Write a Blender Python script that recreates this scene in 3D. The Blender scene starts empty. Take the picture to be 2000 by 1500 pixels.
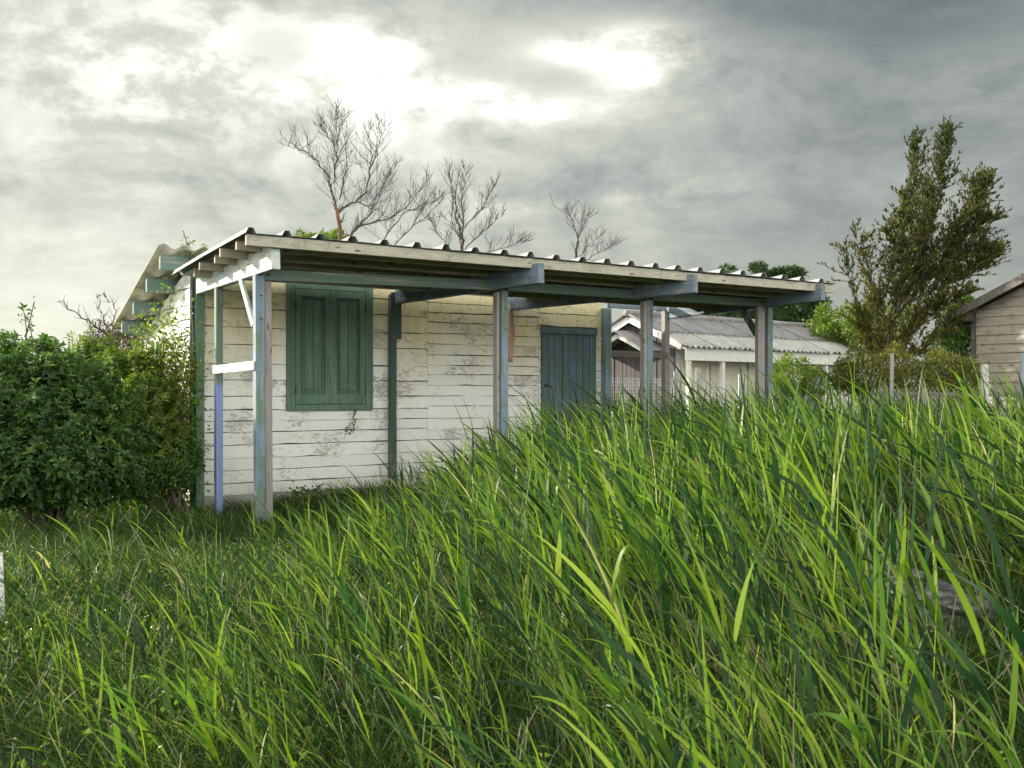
import bpy, math, random
import numpy as np
from mathutils import Vector, Matrix
R = math.radians
random.seed(7)
rng = np.random.default_rng(11)
sc = bpy.context.scene

# ------------------------------------------------------------------ camera
CAMZ, F, HOR = 1.5, 2085.0, 768.0            # eye height, focal length in photo pixels, horizon row
cd = bpy.data.cameras.new('camera'); cam = bpy.data.objects.new('camera', cd)
sc.collection.objects.link(cam); sc.camera = cam
cam.location = (0, 0, CAMZ); cam.rotation_euler = (R(90), 0, 0)
cd.sensor_width = 36.0; cd.lens = 36.0 * F / 2000.0
cd.shift_y = (HOR - 750.0) / 2000.0
cd.clip_start = 0.05; cd.clip_end = 3000
cd.dof.use_dof = True; cd.dof.focus_distance = 12.5; cd.dof.aperture_fstop = 9.0

# ------------------------------------------------------------------ sun, sky, exposure
SUN_AZ = Vector((-0.94, 0.30, 0)).normalized()       # low evening sun, from the left
SUN_EL = R(18)
S = Vector((SUN_AZ.x * math.cos(SUN_EL), SUN_AZ.y * math.cos(SUN_EL), math.sin(SUN_EL)))
ld = bpy.data.lights.new('sun', 'SUN'); ld.energy = 5.0; ld.angle = R(1.2); ld.color = (1.0, 0.92, 0.76)
lo = bpy.data.objects.new('sun', ld); sc.collection.objects.link(lo)
lo.rotation_euler = S.to_track_quat('Z', 'Y').to_euler()
vs = sc.view_settings
vs.view_transform = 'Standard'; vs.look = 'None'; vs.gamma = 1.0; vs.use_curve_mapping = False
vs.exposure = 1.0

cy = sc.cycles
cy.max_bounces = 6; cy.diffuse_bounces = 3; cy.glossy_bounces = 2; cy.transmission_bounces = 4; cy.transparent_max_bounces = 6
cy.use_denoising = True; cy.caustics_reflective = False; cy.caustics_refractive = False
cy.sample_clamp_indirect = 6.0

# ---------------------------------------------------------------- node helpers
class G:
    def __init__(s, nt): s.nt = nt
    def n(s, t, **kw):
        nd = s.nt.nodes.new(t)
        for k, v in kw.items():
            if k.startswith('i_'):
                key = k[2:]; key = int(key) if key.isdigit() else key
                s.set(nd.inputs[key], v)
            else: setattr(nd, k, v)
        return nd
    def set(s, inp, v):
        if isinstance(v, bpy.types.NodeSocket): s.nt.links.new(v, inp)
        else:
            if isinstance(v, (tuple, list)) and len(v) == 3 and inp.type == 'RGBA': v = (*v, 1)
            inp.default_value = v
    def m(s, op, a, b=0.0, c=None, clamp=False):
        nd = s.nt.nodes.new('ShaderNodeMath'); nd.operation = op; nd.use_clamp = clamp
        s.set(nd.inputs[0], a); s.set(nd.inputs[1], b)
        if c is not None: s.set(nd.inputs[2], c)
        return nd.outputs[0]
    def vm(s, op, a, b=(0, 0, 0)):
        nd = s.nt.nodes.new('ShaderNodeVectorMath'); nd.operation = op
        s.set(nd.inputs[0], a); s.set(nd.inputs[1], b)
        return nd.outputs['Value'] if op in ('DOT_PRODUCT', 'LENGTH', 'DISTANCE') else nd.outputs[0]
    def mix(s, f, a, b, blend='MIX'):
        nd = s.nt.nodes.new('ShaderNodeMix'); nd.data_type = 'RGBA'; nd.blend_type = blend
        s.set(nd.inputs[0], f); s.set(nd.inputs[6], a); s.set(nd.inputs[7], b)
        return nd.outputs[2]
    def noise(s, v, scale, detail=4, rough=.55, dist=0.0):
        nd = s.n('ShaderNodeTexNoise'); s.set(nd.inputs['Vector'], v)
        nd.inputs['Scale'].default_value = scale; nd.inputs['Detail'].default_value = detail
        nd.inputs['Roughness'].default_value = rough; nd.inputs['Distortion'].default_value = dist
        return nd.outputs[0]
    def step(s, x, a, b):                    # smooth 0..1 between a and b
        nd = s.n('ShaderNodeMapRange', interpolation_type='SMOOTHSTEP')
        s.set(nd.inputs[0], x); nd.inputs[1].default_value = a; nd.inputs[2].default_value = b
        return nd.outputs[0]
    def ramp(s, f, stops):
        nd = s.n('ShaderNodeValToRGB'); s.set(nd.inputs[0], f); cr = nd.color_ramp
        while len(cr.elements) < len(stops): cr.elements.new(0.5)
        for e, (p, c) in zip(cr.elements, stops): e.position = p; e.color = (*c, 1)
        return nd.outputs[0]
    def scale(s, v, sc3):
        return s.vm('MULTIPLY', v, sc3)
    def sep(s, v):
        nd = s.n('ShaderNodeSeparateXYZ'); s.set(nd.inputs[0], v); return nd.outputs
    def comb(s, x, y, z):
        nd = s.n('ShaderNodeCombineXYZ'); s.set(nd.inputs[0], x); s.set(nd.inputs[1], y); s.set(nd.inputs[2], z); return nd.outputs[0]

SKY_K, FILL_SKY = 0.78, 2.0
# ---------------------------------------------------------------- world: low sun under broken cloud
w = bpy.data.worlds.new('World'); sc.world = w; w.use_nodes = True
w.cycles.sampling_method = 'MANUAL'; w.cycles.sample_map_resolution = 512
nt = w.node_tree; nt.nodes.clear(); g = G(nt)
sky = g.n('ShaderNodeTexSky', sky_type='NISHITA', sun_disc=False)
sky.sun_elevation = SUN_EL; sky.sun_rotation = math.atan2(SUN_AZ.x, SUN_AZ.y); sky.dust_density = 3.0
dirv = g.vm('NORMALIZE', g.n('ShaderNodeTexCoord').outputs['Generated'])
dx, dy, dz = g.sep(dirv)
up = g.m('MAXIMUM', dz, 0.0)
den = g.m('ADD', up, 0.16)
plane = g.comb(g.m('DIVIDE', dx, den), g.m('DIVIDE', dy, den), 0.0)          # a flat cloud deck
ahead = g.step(dy, 0.05, 0.3); sy = g.m('MAXIMUM', dy, .05)
ta, tb = g.m('DIVIDE', dx, sy), g.m('DIVIDE', dz, sy)
def cent(q): return g.m('MULTIPLY', g.m('SUBTRACT', q, .5), 4.5)
def blend(*tw):
    o = None
    for q, k in tw:
        t_ = g.m('MULTIPLY', q, k); o = t_ if o is None else g.m('ADD', o, t_)
    return o
big = cent(g.noise(g.vm('ADD', g.scale(plane, (.75, 1, 1)), (3.1, 0.35, 0)), 0.9, 4, .55, .4))
streak = cent(g.noise(g.vm('ADD', g.scale(plane, (.6, 1.0, 1)), (4.4, 8.1, 3)), 2.0, 8, .60, 1.0))
puffy = cent(g.noise(g.vm('ADD', g.scale(dirv, (1.0, 1.0, 2.3)), (1.3, .4, 2.1)), 6.5, 10, .62, .5))
curd = cent(g.noise(g.vm('ADD', g.scale(dirv, (1.0, 1.0, 1.5)), (5.3, 2.4, 7.1)), 24.0, 8, .66, .3))
def oval(px, py, rx, ry, soft=0.0):
    qx = g.m('DIVIDE', g.m('SUBTRACT', ta, (px - 1000) / F), rx / F); qy = g.m('DIVIDE', g.m('SUBTRACT', tb, (HOR - py) / F), ry / F)
    r2 = g.m('SQRT', g.m('ADD', g.m('MULTIPLY', qx, qx), g.m('MULTIPLY', qy, qy)))
    return g.m('MULTIPLY', g.step(r2, 1.0, soft), ahead)
rough_ = blend((puffy, .50), (curd, .44), (streak, .16))
# out of view the low sky is brightened to light the wall and dimmed overhead; a thicker grey bank of cloud stands ahead, thickest to the right
sunside = g.step(ta, 0.36, -0.52)
bank = g.m('MULTIPLY', g.step(dy, .45, .82), g.step(up, .62, .36))
thick = g.m('ADD', g.m('MULTIPLY', sunside, 0.24), 0.215)
lumk = g.m('ADD', 1.0, g.m('MULTIPLY', blend((streak, .14), (puffy, .38), (curd, .16), (big, .14)), g.m('ADD', .35, g.m('MULTIPLY', g.step(tb, .04, .22), .65))))
fill_ = g.m('MULTIPLY', g.m('MULTIPLY', FILL_SKY, g.m('SUBTRACT', 1.0, g.m('MULTIPLY', g.step(up, .30, .85), .72))), g.m('ADD', 1.0, blend((streak, .12), (puffy, .12))))
mixb = g.n('ShaderNodeMix', data_type='FLOAT'); g.set(mixb.inputs[0], bank); g.set(mixb.inputs[2], fill_); g.set(mixb.inputs[3], g.m('MULTIPLY', g.m('MULTIPLY', thick, lumk), g.m('ADD', 1.0, g.m('MULTIPLY', g.step(tb, .26, .05), .30))))
lum = mixb.outputs[0]
# veil of light round the gap, with torn bright cloud inside it
halo = blend((oval(850, 170, 950, 420), .16), (oval(820, 170, 420, 230), .12), (oval(1180, 110, 330, 190), .16))
lum = g.m('ADD', lum, g.m('MULTIPLY', halo, g.m('ADD', 1.0, g.m('MULTIPLY', rough_, .55))))
white = g.m('MULTIPLY', oval(330, 130, 560, 240), g.step(rough_, -.10, .30))
lum = g.m('ADD', lum, g.m('MULTIPLY', white, .17))
gap = g.m('MAXIMUM', g.m('MULTIPLY', oval(770, 135, 330, 150), .95), g.m('MULTIPLY', oval(1190, 100, 250, 120), 1.0))
gap = g.m('MAXIMUM', gap, g.m('MULTIPLY', oval(950, 195, 330, 90), .85))
puff = blend((oval(930, 118, 190, 75), .75), (oval(1085, 155, 170, 60), .75), (oval(540, 110, 160, 100), .5), (oval(1000, 40, 420, 70), .6))
gapf = g.m('SUBTRACT', g.m('ADD', gap, g.m('MULTIPLY', rough_, 1.0)), puff)
gapm = g.m('MULTIPLY', g.step(gapf, .0, 1.45), g.step(gap, 0.0, .45))
lum = g.m('ADD', lum, g.m('MULTIPLY', gapm, 0.36))
shade = g.m('MULTIPLY', g.step(g.m('ADD', puff, g.m('MULTIPLY', rough_, .6)), .10, 1.0), g.step(puff, 0.0, .3))
lum = g.m('MULTIPLY', lum, g.m('SUBTRACT', 1.0, g.m('MULTIPLY', shade, .30)))
# darker banks along the top and upper right, a pale bar low behind the trees
top = blend((oval(1250, -60, 950, 150), 1.0), (oval(1760, 20, 560, 150), .9))
topm = g.m('MULTIPLY', g.step(g.m('ADD', top, g.m('MULTIPLY', rough_, .55)), .10, .85), g.step(top, 0.0, .25))
lum = g.m('MULTIPLY', lum, g.m('SUBTRACT', 1.0, g.m('MULTIPLY', topm, 0.36)))
bar = g.m('MULTIPLY', oval(1080, 375, 520, 60), g.step(rough_, -.15, .35))
lum = g.m('ADD', lum, g.m('MULTIPLY', bar, .10))
# pale rays fanning down below the gap
ux = g.m('SUBTRACT', ta, (1060 - 1000) / F); uz = g.m('SUBTRACT', (HOR + 120) / F, tb)
ray = g.noise(g.comb(g.m('MULTIPLY', g.m('ARCTAN2', ux, uz), 1.0), 0.0, 0.0), 5.0, 2, .5)
rayk = g.m('MULTIPLY', g.m('MULTIPLY', g.step(ray, .35, .70), g.step(uz, .16, .26)), g.step(uz, .36, .24))
lum = g.m('ADD', lum, g.m('MULTIPLY', g.m('MULTIPLY', g.m('MULTIPLY', rayk, ahead), g.step(g.m('ABSOLUTE', ux), .34, .05)), 0.055))
tint = g.ramp(lum, [(0.0, (.90, .985, .99)), (.22, (.935, 1.0, .945)), (.42, (.98, 1.0, .85)), (.8, (1.0, 1.0, .90))])
cloudcol = g.mix(1.0, tint, g.comb(lum, lum, lum), 'MULTIPLY')
bg1 = g.n('ShaderNodeBackground', i_Color=sky.outputs[0], i_Strength=0.10)
bg2 = g.n('ShaderNodeBackground', i_Color=cloudcol, i_Strength=SKY_K)
mx = g.n('ShaderNodeMixShader', i_0=0.90); nt.links.new(bg1.outputs[0], mx.inputs[1]); nt.links.new(bg2.outputs[0], mx.inputs[2])
out = g.n('ShaderNodeOutputWorld'); nt.links.new(mx.outputs[0], out.inputs[0])

# ---------------------------------------------------------------- materials
def newmat(name):
    m = bpy.data.materials.new(name); m.use_nodes = True
    nt = m.node_tree; nt.nodes.clear(); g = G(nt)
    b = g.n('ShaderNodeBsdfPrincipled'); o = g.n('ShaderNodeOutputMaterial')
    nt.links.new(b.outputs[0], o.inputs[0])
    return m, g, b, o
def objco(g): return g.n('ShaderNodeTexCoord').outputs['Object']
def rnd(g): return g.n('ShaderNodeObjectInfo').outputs['Random']
def bump(g, b, h, strength=.4, dist=.01):
    nd = g.n('ShaderNodeBump', i_Height=h, i_Strength=strength, i_Distance=dist)
    g.nt.links.new(nd.outputs[0], b.inputs['Normal'])

def grain_vec(g, axis, co=None, along=1.2, across=26.0):
    co = co or objco(g)
    s = [across] * 3; s['xyz'.index(axis)] = along
    off = g.m('MULTIPLY', rnd(g), 37.0)
    return g.vm('ADD', g.scale(co, tuple(s)), g.comb(off, g.m('MULTIPLY', off, 1.7), off))

def siding_mat(name='weathered_white_board', stain_k=1.0):
    m, g, b, o = newmat(name)
    co = objco(g); x, y, z = g.sep(co); r = rnd(g)
    gv = grain_vec(g, 'x', co, 1.4, 30)
    grain = g.noise(gv, 1.0, 6, .65)
    patch = g.noise(co, 2.6, 3, .5)
    flake = g.noise(g.vm('ADD', g.scale(co, (9, 9, 20)), g.comb(g.m('MULTIPLY', r, 20), 0, 0)), 1.3, 9, .72, .9)
    where = g.m('ADD', g.m('MULTIPLY', patch, .55), g.m('MULTIPLY', g.m('SUBTRACT', g.noise(g.vm('ADD', co, g.comb(r, 9, 3)), 1.1, 2, .5), .5), .5))
    fl = g.m('ADD', flake, g.m('MULTIPLY', g.m('SUBTRACT', where, .27), .9))
    peel = g.step(fl, .60, .625)
    rim = g.m('MULTIPLY', g.step(fl, .565, .60), g.m('SUBTRACT', 1.0, peel))
    paint = g.mix(g.m('MULTIPLY', r, .75), (.86, .86, .845), (.76, .76, .745))
    paint = g.mix(g.m('MULTIPLY', g.step(grain, .5, .75), .28), paint, (.56, .55, .50))
    # ochre weather stain: old damp in the bays of the upper boards
    st = g.noise(g.scale(co, (1.1, 1, .9)), 1.0, 4, .55, .4)
    streak = g.noise(g.scale(co, (13, 1, .7)), 1.0, 4, .6)
    hi = g.step(g.m('ADD', z, g.m('MULTIPLY', g.m('SUBTRACT', st, .5), 1.6)), 1.35, 2.85)
    stain = g.m('MULTIPLY', g.m('ADD', g.m('MULTIPLY', hi, .82 * stain_k), 0.05), g.m('ADD', .55, g.m('MULTIPLY', streak, .8)), clamp=True)
    paint = g.mix(stain, paint, (.60, .51, .25))
    grime = g.m('MULTIPLY', g.m('MULTIPLY', g.step(g.noise(g.scale(co, (4, 1, 8)), 1.2, 8, .75, 1.2), .55, .66), hi), .75)
    paint = g.mix(grime, paint, (.13, .11, .065))
    wood = g.ramp(grain, [(.25, (.20, .19, .17)), (.55, (.42, .40, .36)), (.8, (.55, .53, .48))])
    c = g.mix(g.m('MULTIPLY', peel, .72), paint, wood)
    c = g.mix(g.m('MULTIPLY', rim, .45), c, (.30, .28, .24))
    # nail rust and green low down
    low = g.m('MULTIPLY', g.step(g.m('ADD', z, g.m('MULTIPLY', patch, .5)), .62, .35), .35)
    c = g.mix(low, c, (.33, .35, .27))
    g.set(b.inputs['Base Color'], c); b.inputs['Roughness'].default_value = .75; b.inputs['Specular IOR Level'].default_value = .25
    h = g.m('SUBTRACT', g.m('MULTIPLY', grain, .35), g.m('MULTIPLY', peel, .6))
    h = g.m('ADD', h, g.m('MULTIPLY', rim, .3)); bump(g, b, h, .55, .006)
    return m

def paint_mat(name, axis, ca, cb, wood=(.36, .34, .31), wear=.5, mixa=.5, split=None):
    """old paint over timber: two coats ca / cb, bare wood showing in long streaks"""
    m, g, b, o = newmat(name)
    co = objco(g); gv = grain_vec(g, axis, co, 1.6, 34)
    grain = g.noise(gv, 1.0, 6, .68)
    streak = g.noise(grain_vec(g, axis, co, .7, 15), 1.0, 5, .7, .5)
    pat = g.noise(g.vm('ADD', g.scale(co, (2.2, 2.2, 2.2)), g.comb(g.m('MULTIPLY', rnd(g), 50), 0, 0)), 1.0, 5, .65)
    f = g.step(g.m('ADD', pat, g.m('MULTIPLY', g.m('SUBTRACT', streak, .5), .8)), mixa - .08, mixa + .08)
    if split is not None:
        f = g.step(g.m('ADD', g.sep(co)[2], g.m('MULTIPLY', g.m('SUBTRACT', pat, .5), .25)), split + .04, split - .04)
    c = g.mix(f, ca, cb)
    c = g.mix(g.m('MULTIPLY', g.step(grain, .35, .7), .35), c, tuple(v * .55 for v in ca))
    wr = g.step(g.m('ADD', grain, g.m('MULTIPLY', g.m('SUBTRACT', streak, .5), .9)), .72 - .20 * wear, .80 - .20 * wear)
    wcol = g.ramp(g.noise(gv, 2.2, 4, .6), [(.2, tuple(v * .45 for v in wood)), (.6, wood), (.9, tuple(min(1, v * 1.35) for v in wood))])
    c = g.mix(g.m('MULTIPLY', wr, .85), c, wcol)
    crack = g.step(g.noise(grain_vec(g, axis, co, .9, 60), 1.0, 3, .6), .66, .72)
    c = g.mix(g.m('MULTIPLY', crack, .75), c, (.035, .035, .035))
    dirt = g.step(g.noise(co, 14, 6, .7, .8), .62, .74)
    c = g.mix(g.m('MULTIPLY', dirt, .45), c, (.05, .05, .045))
    g.set(b.inputs['Base Color'], c); b.inputs['Roughness'].default_value = .7; b.inputs['Specular IOR Level'].default_value = .25
    bump(g, b, g.m('SUBTRACT', grain, g.m('MULTIPLY', wr, .4)), .6, .006)
    return m

def timber_mat(name, axis, dark, lite, knots=True, mould=.0):
    m, g, b, o = newmat(name)
    co = objco(g); gv = grain_vec(g, axis, co, .9, 22)
    ring = g.noise(gv, 1.0, 4, .6, 1.4)
    fine = g.noise(grain_vec(g, axis, co, 3, 90), 1.0, 4, .6)
    bands = g.m('ADD', g.m('MULTIPLY', g.m('SINE', g.m('MULTIPLY', ring, 34.0)), .5), .5)
    c = g.mix(g.m('ADD', g.m('MULTIPLY', bands, .45), g.m('MULTIPLY', fine, .5)), dark, lite)
    c = g.mix(g.m('MULTIPLY', rnd(g), .3), c, tuple(v * .7 for v in dark))
    if knots:
        vo = g.n('ShaderNodeTexVoronoi'); s = [9.0] * 3; s['xyz'.index(axis)] = 3.0
        g.set(vo.inputs['Vector'], g.scale(co, tuple(s))); vo.inputs['Scale'].default_value = 1.0
        k = g.step(vo.outputs['Distance'], .17, .07)
        c = g.mix(g.m('MULTIPLY', k, .8), c, (.07, .045, .025))
    if mould > 0:
        mm = g.step(g.noise(co, 5, 6, .7, .5), .5, .68)
        c = g.mix(g.m('MULTIPLY', mm, mould), c, (.10, .10, .085))
    g.set(b.inputs['Base Color'], c); b.inputs['Roughness'].default_value = .8; b.inputs['Specular IOR Level'].default_value = .2
    bump(g, b, g.m('ADD', fine, g.m('MULTIPLY', bands, .3)), .4, .004)
    return m

def plain_mat(name, c1, c2, scale=6, rough=.8, bumpk=.3, detail=6, spots=None, spotlim=(.6, .7), spec=.25):
    m, g, b, o = newmat(name); co = objco(g)
    n = g.noise(co, scale, detail, .65, .3)
    c = g.mix(g.step(n, .3, .7), c1, c2)
    c = g.mix(g.m('MULTIPLY', rnd(g), .35), c, tuple(v * .75 for v in c1))
    if spots:
        c = g.mix(g.m('MULTIPLY', g.step(g.noise(g.vm('ADD', co, (4, 4, 4)), scale * .7, 8, .7, .6), *spotlim), .85), c, spots)
    g.set(b.inputs['Base Color'], c); b.inputs['Roughness'].default_value = rough; b.inputs['Specular IOR Level'].default_value = spec
    if bumpk: bump(g, b, n, bumpk, .01)
    return m

def leaf_mat(name, stops, trans=.4, tcol=(1.15, 1.25, .45), rough=.42, spec=.4, base=None):
    """stops: colours along the per-leaf 'tint' attribute"""
    m, g, b, o = newmat(name)
    t = g.n('ShaderNodeAttribute', attribute_name='tint').outputs['Fac']
    c = g.ramp(t, stops)
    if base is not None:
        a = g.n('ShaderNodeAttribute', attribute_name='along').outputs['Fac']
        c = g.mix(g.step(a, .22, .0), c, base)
    g.set(b.inputs['Base Color'], c); b.inputs['Roughness'].default_value = rough
    b.inputs['Specular IOR Level'].default_value = spec
    tr = g.n('ShaderNodeBsdfTranslucent', i_Color=g.mix(1.0, c, (*tcol, 1), 'MULTIPLY'))
    mx = g.n('ShaderNodeMixShader', i_0=trans)
    g.nt.links.new(b.outputs[0], mx.inputs[1]); g.nt.links.new(tr.outputs[0], mx.inputs[2]); g.nt.links.new(mx.outputs[0], o.inputs[0])
    return m

M = {}
M['siding'] = siding_mat(); M['siding_end'] = siding_mat('white_end_wall_board', .15)
GREEN = (.14, .21, .185)
M['post_paint'] = paint_mat('blue_green_post_paint', 'z', GREEN, (.20, .26, .37), wear=.8, mixa=.50)
M['post_blue'] = paint_mat('green_over_blue_paint', 'z', (.14, .20, .17), (.23, .28, .56), wear=.6, mixa=.5, split=1.62)
M['post_green'] = paint_mat('green_corner_paint', 'z', (.15, .23, .165), (.16, .22, .20), wear=.6, mixa=.55)
M['post_dark'] = paint_mat('dark_green_post_paint', 'z', (.06, .095, .085), (.085, .12, .17), wear=.7, mixa=.62)
M['beam_paint'] = paint_mat('green_beam_paint', 'x', (.125, .185, .14), (.145, .19, .23), wear=.75, mixa=.56)
M['cross_paint'] = paint_mat('blue_cross_beam_paint', 'y', (.12, .175, .19), (.165, .215, .30), wear=.95, mixa=.45)
M['pale_paint'] = paint_mat('pale_cross_beam_paint', 'y', (.46, .55, .54), (.62, .66, .62), wood=(.5, .48, .43), wear=.5, mixa=.5)
M['white_paint'] = paint_mat('white_rail_paint', 'y', (.82, .82, .80), (.74, .75, .74), wood=(.5, .49, .46), wear=.25)
M['grey_wood'] = timber_mat('grey_weathered_timber', 'z', (.22, .205, .20), (.46, .43, .42), mould=.25)
M['grey_wood_x'] = timber_mat('grey_weathered_rail', 'x', (.12, .11, .10), (.26, .24, .22), mould=.35)
M['fascia'] = timber_mat('raw_pine_fascia', 'x', (.34, .315, .25), (.60, .57, .49), mould=.40)
M['purlin'] = timber_mat('raw_pine_purlin', 'x', (.30, .265, .19), (.52, .475, .37), mould=.35)
M['wedge'] = timber_mat('pale_wedge_timber', 'y', (.46, .44, .37), (.66, .64, .56), knots=False)
M['purlin_green'] = paint_mat('green_purlin_paint', 'x', (.14, .215, .20), (.16, .21, .25), wear=.7, mixa=.55)
M['shutter'] = paint_mat('green_shutter_paint', 'z', (.095, .165, .125), (.13, .21, .155), wood=(.22, .27, .21), wear=.65, mixa=.55)
M['door'] = paint_mat('blue_green_door_paint', 'z', (.085, .145, .13), (.115, .155, .26), wood=(.19, .22, .22), wear=.8, mixa=.55)
M['iron'] = plain_mat('rusty_iron', (.035, .03, .028), (.10, .055, .03), 20, .7)
M['metal_sheet'] = plain_mat('dull_grey_roof_sheet', (.21, .22, .24), (.32, .33, .34), 4, .6, .15, spots=(.28, .27, .23), spotlim=(.58, .72))
M['fibre_sheet'] = plain_mat('fibre_cement_sheet', (.50, .47, .38), (.66, .63, .53), 5, .85, .3, spots=(.30, .29, .22), spotlim=(.56, .7))
M['concrete'] = plain_mat('bare_concrete', (.34, .33, .30), (.48, .47, .43), 7, .9, .5, spots=(.2, .2, .17))
M['inside'] = plain_mat('wall_core', (.12, .11, .10), (.16, .15, .13), 5)
M['glass'] = plain_mat('dusty_window_glass', (.10, .13, .15), (.18, .21, .22), 8, .25, .0, spec=.5)
M['cloth'] = plain_mat('peach_towel', (.60, .40, .30), (.68, .50, .40), 60, .95, .6)

# ------------------------------------------------------------------ mesh helpers
def link(o, parent=None):
    sc.collection.objects.link(o)
    if parent is not None: o.parent = parent
    return o
def tag(o, label=None, cat=None, group=None, kind=None):
    if label: o['label'] = label
    if cat: o['category'] = cat
    if group: o['group'] = group
    if kind: o['kind'] = kind
    return o
def empty(name, loc, rz=0.0):
    o = bpy.data.objects.new(name, None); o.empty_display_size = .2
    o.location = loc; o.rotation_euler = (0, 0, rz); return link(o)
class MB:
    def __init__(s): s.v, s.f = [], []
    def hexa(s, p):                           # 8 points: bottom ring 0-3, top ring 4-7
        b = len(s.v); s.v += [tuple(q) for q in p]
        s.f += [tuple(b + i for i in q) for q in ((3, 2, 1, 0), (4, 5, 6, 7), (0, 1, 5, 4), (1, 2, 6, 5), (2, 3, 7, 6), (3, 0, 4, 7))]
        return s
    def box(s, x0, x1, y0, y1, z0, z1):
        return s.hexa([(x0, y0, z0), (x1, y0, z0), (x1, y1, z0), (x0, y1, z0), (x0, y0, z1), (x1, y0, z1), (x1, y1, z1), (x0, y1, z1)])
    def bar(s, p, q, wd, ht, up=(0, 0, 1), ht2=None, wd2=None):   # a squared timber from p to q
        p, q = Vector(p), Vector(q); d = (q - p).normalized()
        sd = d.cross(Vector(up)).normalized(); u = sd.cross(d)
        h2 = ht if ht2 is None else ht2; w2 = wd if wd2 is None else wd2
        r = lambda c, a, b: [c - sd * a - u * b, c + sd * a - u * b, c + sd * a + u * b, c - sd * a + u * b]
        A, B = r(p, wd / 2, ht / 2), r(q, w2 / 2, h2 / 2)
        return s.hexa(A + B)
    def tube(s, pts, rad, n=5):
        pts = [Vector(p) for p in pts]; b0 = len(s.v)
        ref = Vector((.31, .17, .93))
        for i, p in enumerate(pts):
            d = (pts[min(i + 1, len(pts) - 1)] - pts[max(i - 1, 0)]).normalized()
            a = d.cross(ref)
            if a.length < 1e-3: a = d.cross(Vector((1, 0, 0)))
            a.normalize(); c = d.cross(a); r = rad[i] if hasattr(rad, '__len__') else rad
            for k in range(n):
                th = 2 * math.pi * k / n; s.v.append(tuple(p + (a * math.cos(th) + c * math.sin(th)) * r))
        for i in range(len(pts) - 1):
            for k in range(n):
                s.f.append((b0 + i * n + k, b0 + i * n + (k + 1) % n, b0 + (i + 1) * n + (k + 1) % n, b0 + (i + 1) * n + k))
        s.f.append(tuple(b0 + k for k in reversed(range(n)))); e = b0 + (len(pts) - 1) * n
        s.f.append(tuple(e + k for k in range(n)))
        return s
    def build(s, name, mat, parent=None, smooth=False, bevel=0.0, solid=0.0):
        me = bpy.data.meshes.new(name); me.from_pydata(s.v, [], s.f); me.update()
        me.materials.append(mat)
        if smooth: me.polygons.foreach_set('use_smooth', [True] * len(me.polygons))
        o = bpy.data.objects.new(name, me); link(o, parent)
        if solid:
            md = o.modifiers.new('thickness', 'SOLIDIFY'); md.thickness = solid; md.offset = -1
        if bevel:
            md = o.modifiers.new('bevel', 'BEVEL'); md.width = bevel; md.segments = 1; md.limit_method = 'ANGLE'
        return o
def W(px, py, Y):                              # a point of the place seen at that photo pixel, Y metres away
    return Vector(((px - 1000) / F * Y, Y, CAMZ + (HOR - py) / F * Y))
def raw_mesh(name, V, Fq, mat, parent=None, tint=None, along=None, smooth=True):
    """numpy verts, quads (or tris) -> one mesh with per-vertex attributes"""
    me = bpy.data.meshes.new(name); nv, nf, k = len(V), len(Fq), Fq.shape[1]
    me.vertices.add(nv); me.vertices.foreach_set('co', np.ascontiguousarray(V, np.float32).ravel())
    me.loops.add(nf * k); me.loops.foreach_set('vertex_index', np.ascontiguousarray(Fq, np.int32).ravel())
    me.polygons.add(nf); me.polygons.foreach_set('loop_start', np.arange(0, nf * k, k, dtype=np.int32))
    me.polygons.foreach_set('loop_total', np.full(nf, k, np.int32))
    me.polygons.foreach_set('use_smooth', np.full(nf, smooth, bool))
    for nm, a in (('tint', tint), ('along', along)):
        if a is not None:
            at = me.attributes.new(nm, 'FLOAT', 'POINT'); at.data.foreach_set('value', np.ascontiguousarray(a, np.float32))
    me.update(calc_edges=True); me.materials.append(mat)
    return link(bpy.data.objects.new(name, me), parent)
def unit(a): return a / np.maximum(np.linalg.norm(a, axis=1, keepdims=True), 1e-9)

def ground_z(x, y):
    return 0.05 * np.sin(x * .7 + 1.3) * np.cos(y * .55) + 0.03 * np.sin(x * 1.9 + y * 1.3) - .02

# ------------------------------------------------------------------ ground
def make_ground():
    xs = np.concatenate([[-900, -300, -90, -40], np.linspace(-22, 22, 89), [40, 90, 300, 900]])
    ys = np.concatenate([[-200, -60, -15], np.linspace(-6, 38, 89), [60, 120, 300, 1200]])
    X, Y = np.meshgrid(xs, ys); Z = ground_z(X, Y) * ((np.abs(X) < 30) & (Y < 40) & (Y > -10))
    V = np.stack([X, Y, Z], -1).reshape(-1, 3); nx, ny = len(xs), len(ys)
    i, j = np.meshgrid(np.arange(nx - 1), np.arange(ny - 1)); a = (j * nx + i).ravel()
    m, g, b, o = newmat('damp_grassy_soil'); co = objco(g)
    n = g.noise(co, 1.2, 8, .7); n2 = g.noise(co, 18, 6, .7)
    c = g.mix(g.step(n, .35, .65), (.020, .026, .012), (.035, .042, .016))
    c = g.mix(g.m('MULTIPLY', g.step(n2, .45, .7), .5), c, (.055, .048, .028))
    g.set(b.inputs['Base Color'], c); b.inputs['Roughness'].default_value = .95; bump(g, b, n2, .8, .05)
    ob = raw_mesh('ground', V, np.stack([a, a + 1, a + nx + 1, a + nx], 1), m)
    tag(ob, 'grassy ground under the reeds and around the shack', kind='structure')
make_ground()

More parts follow.
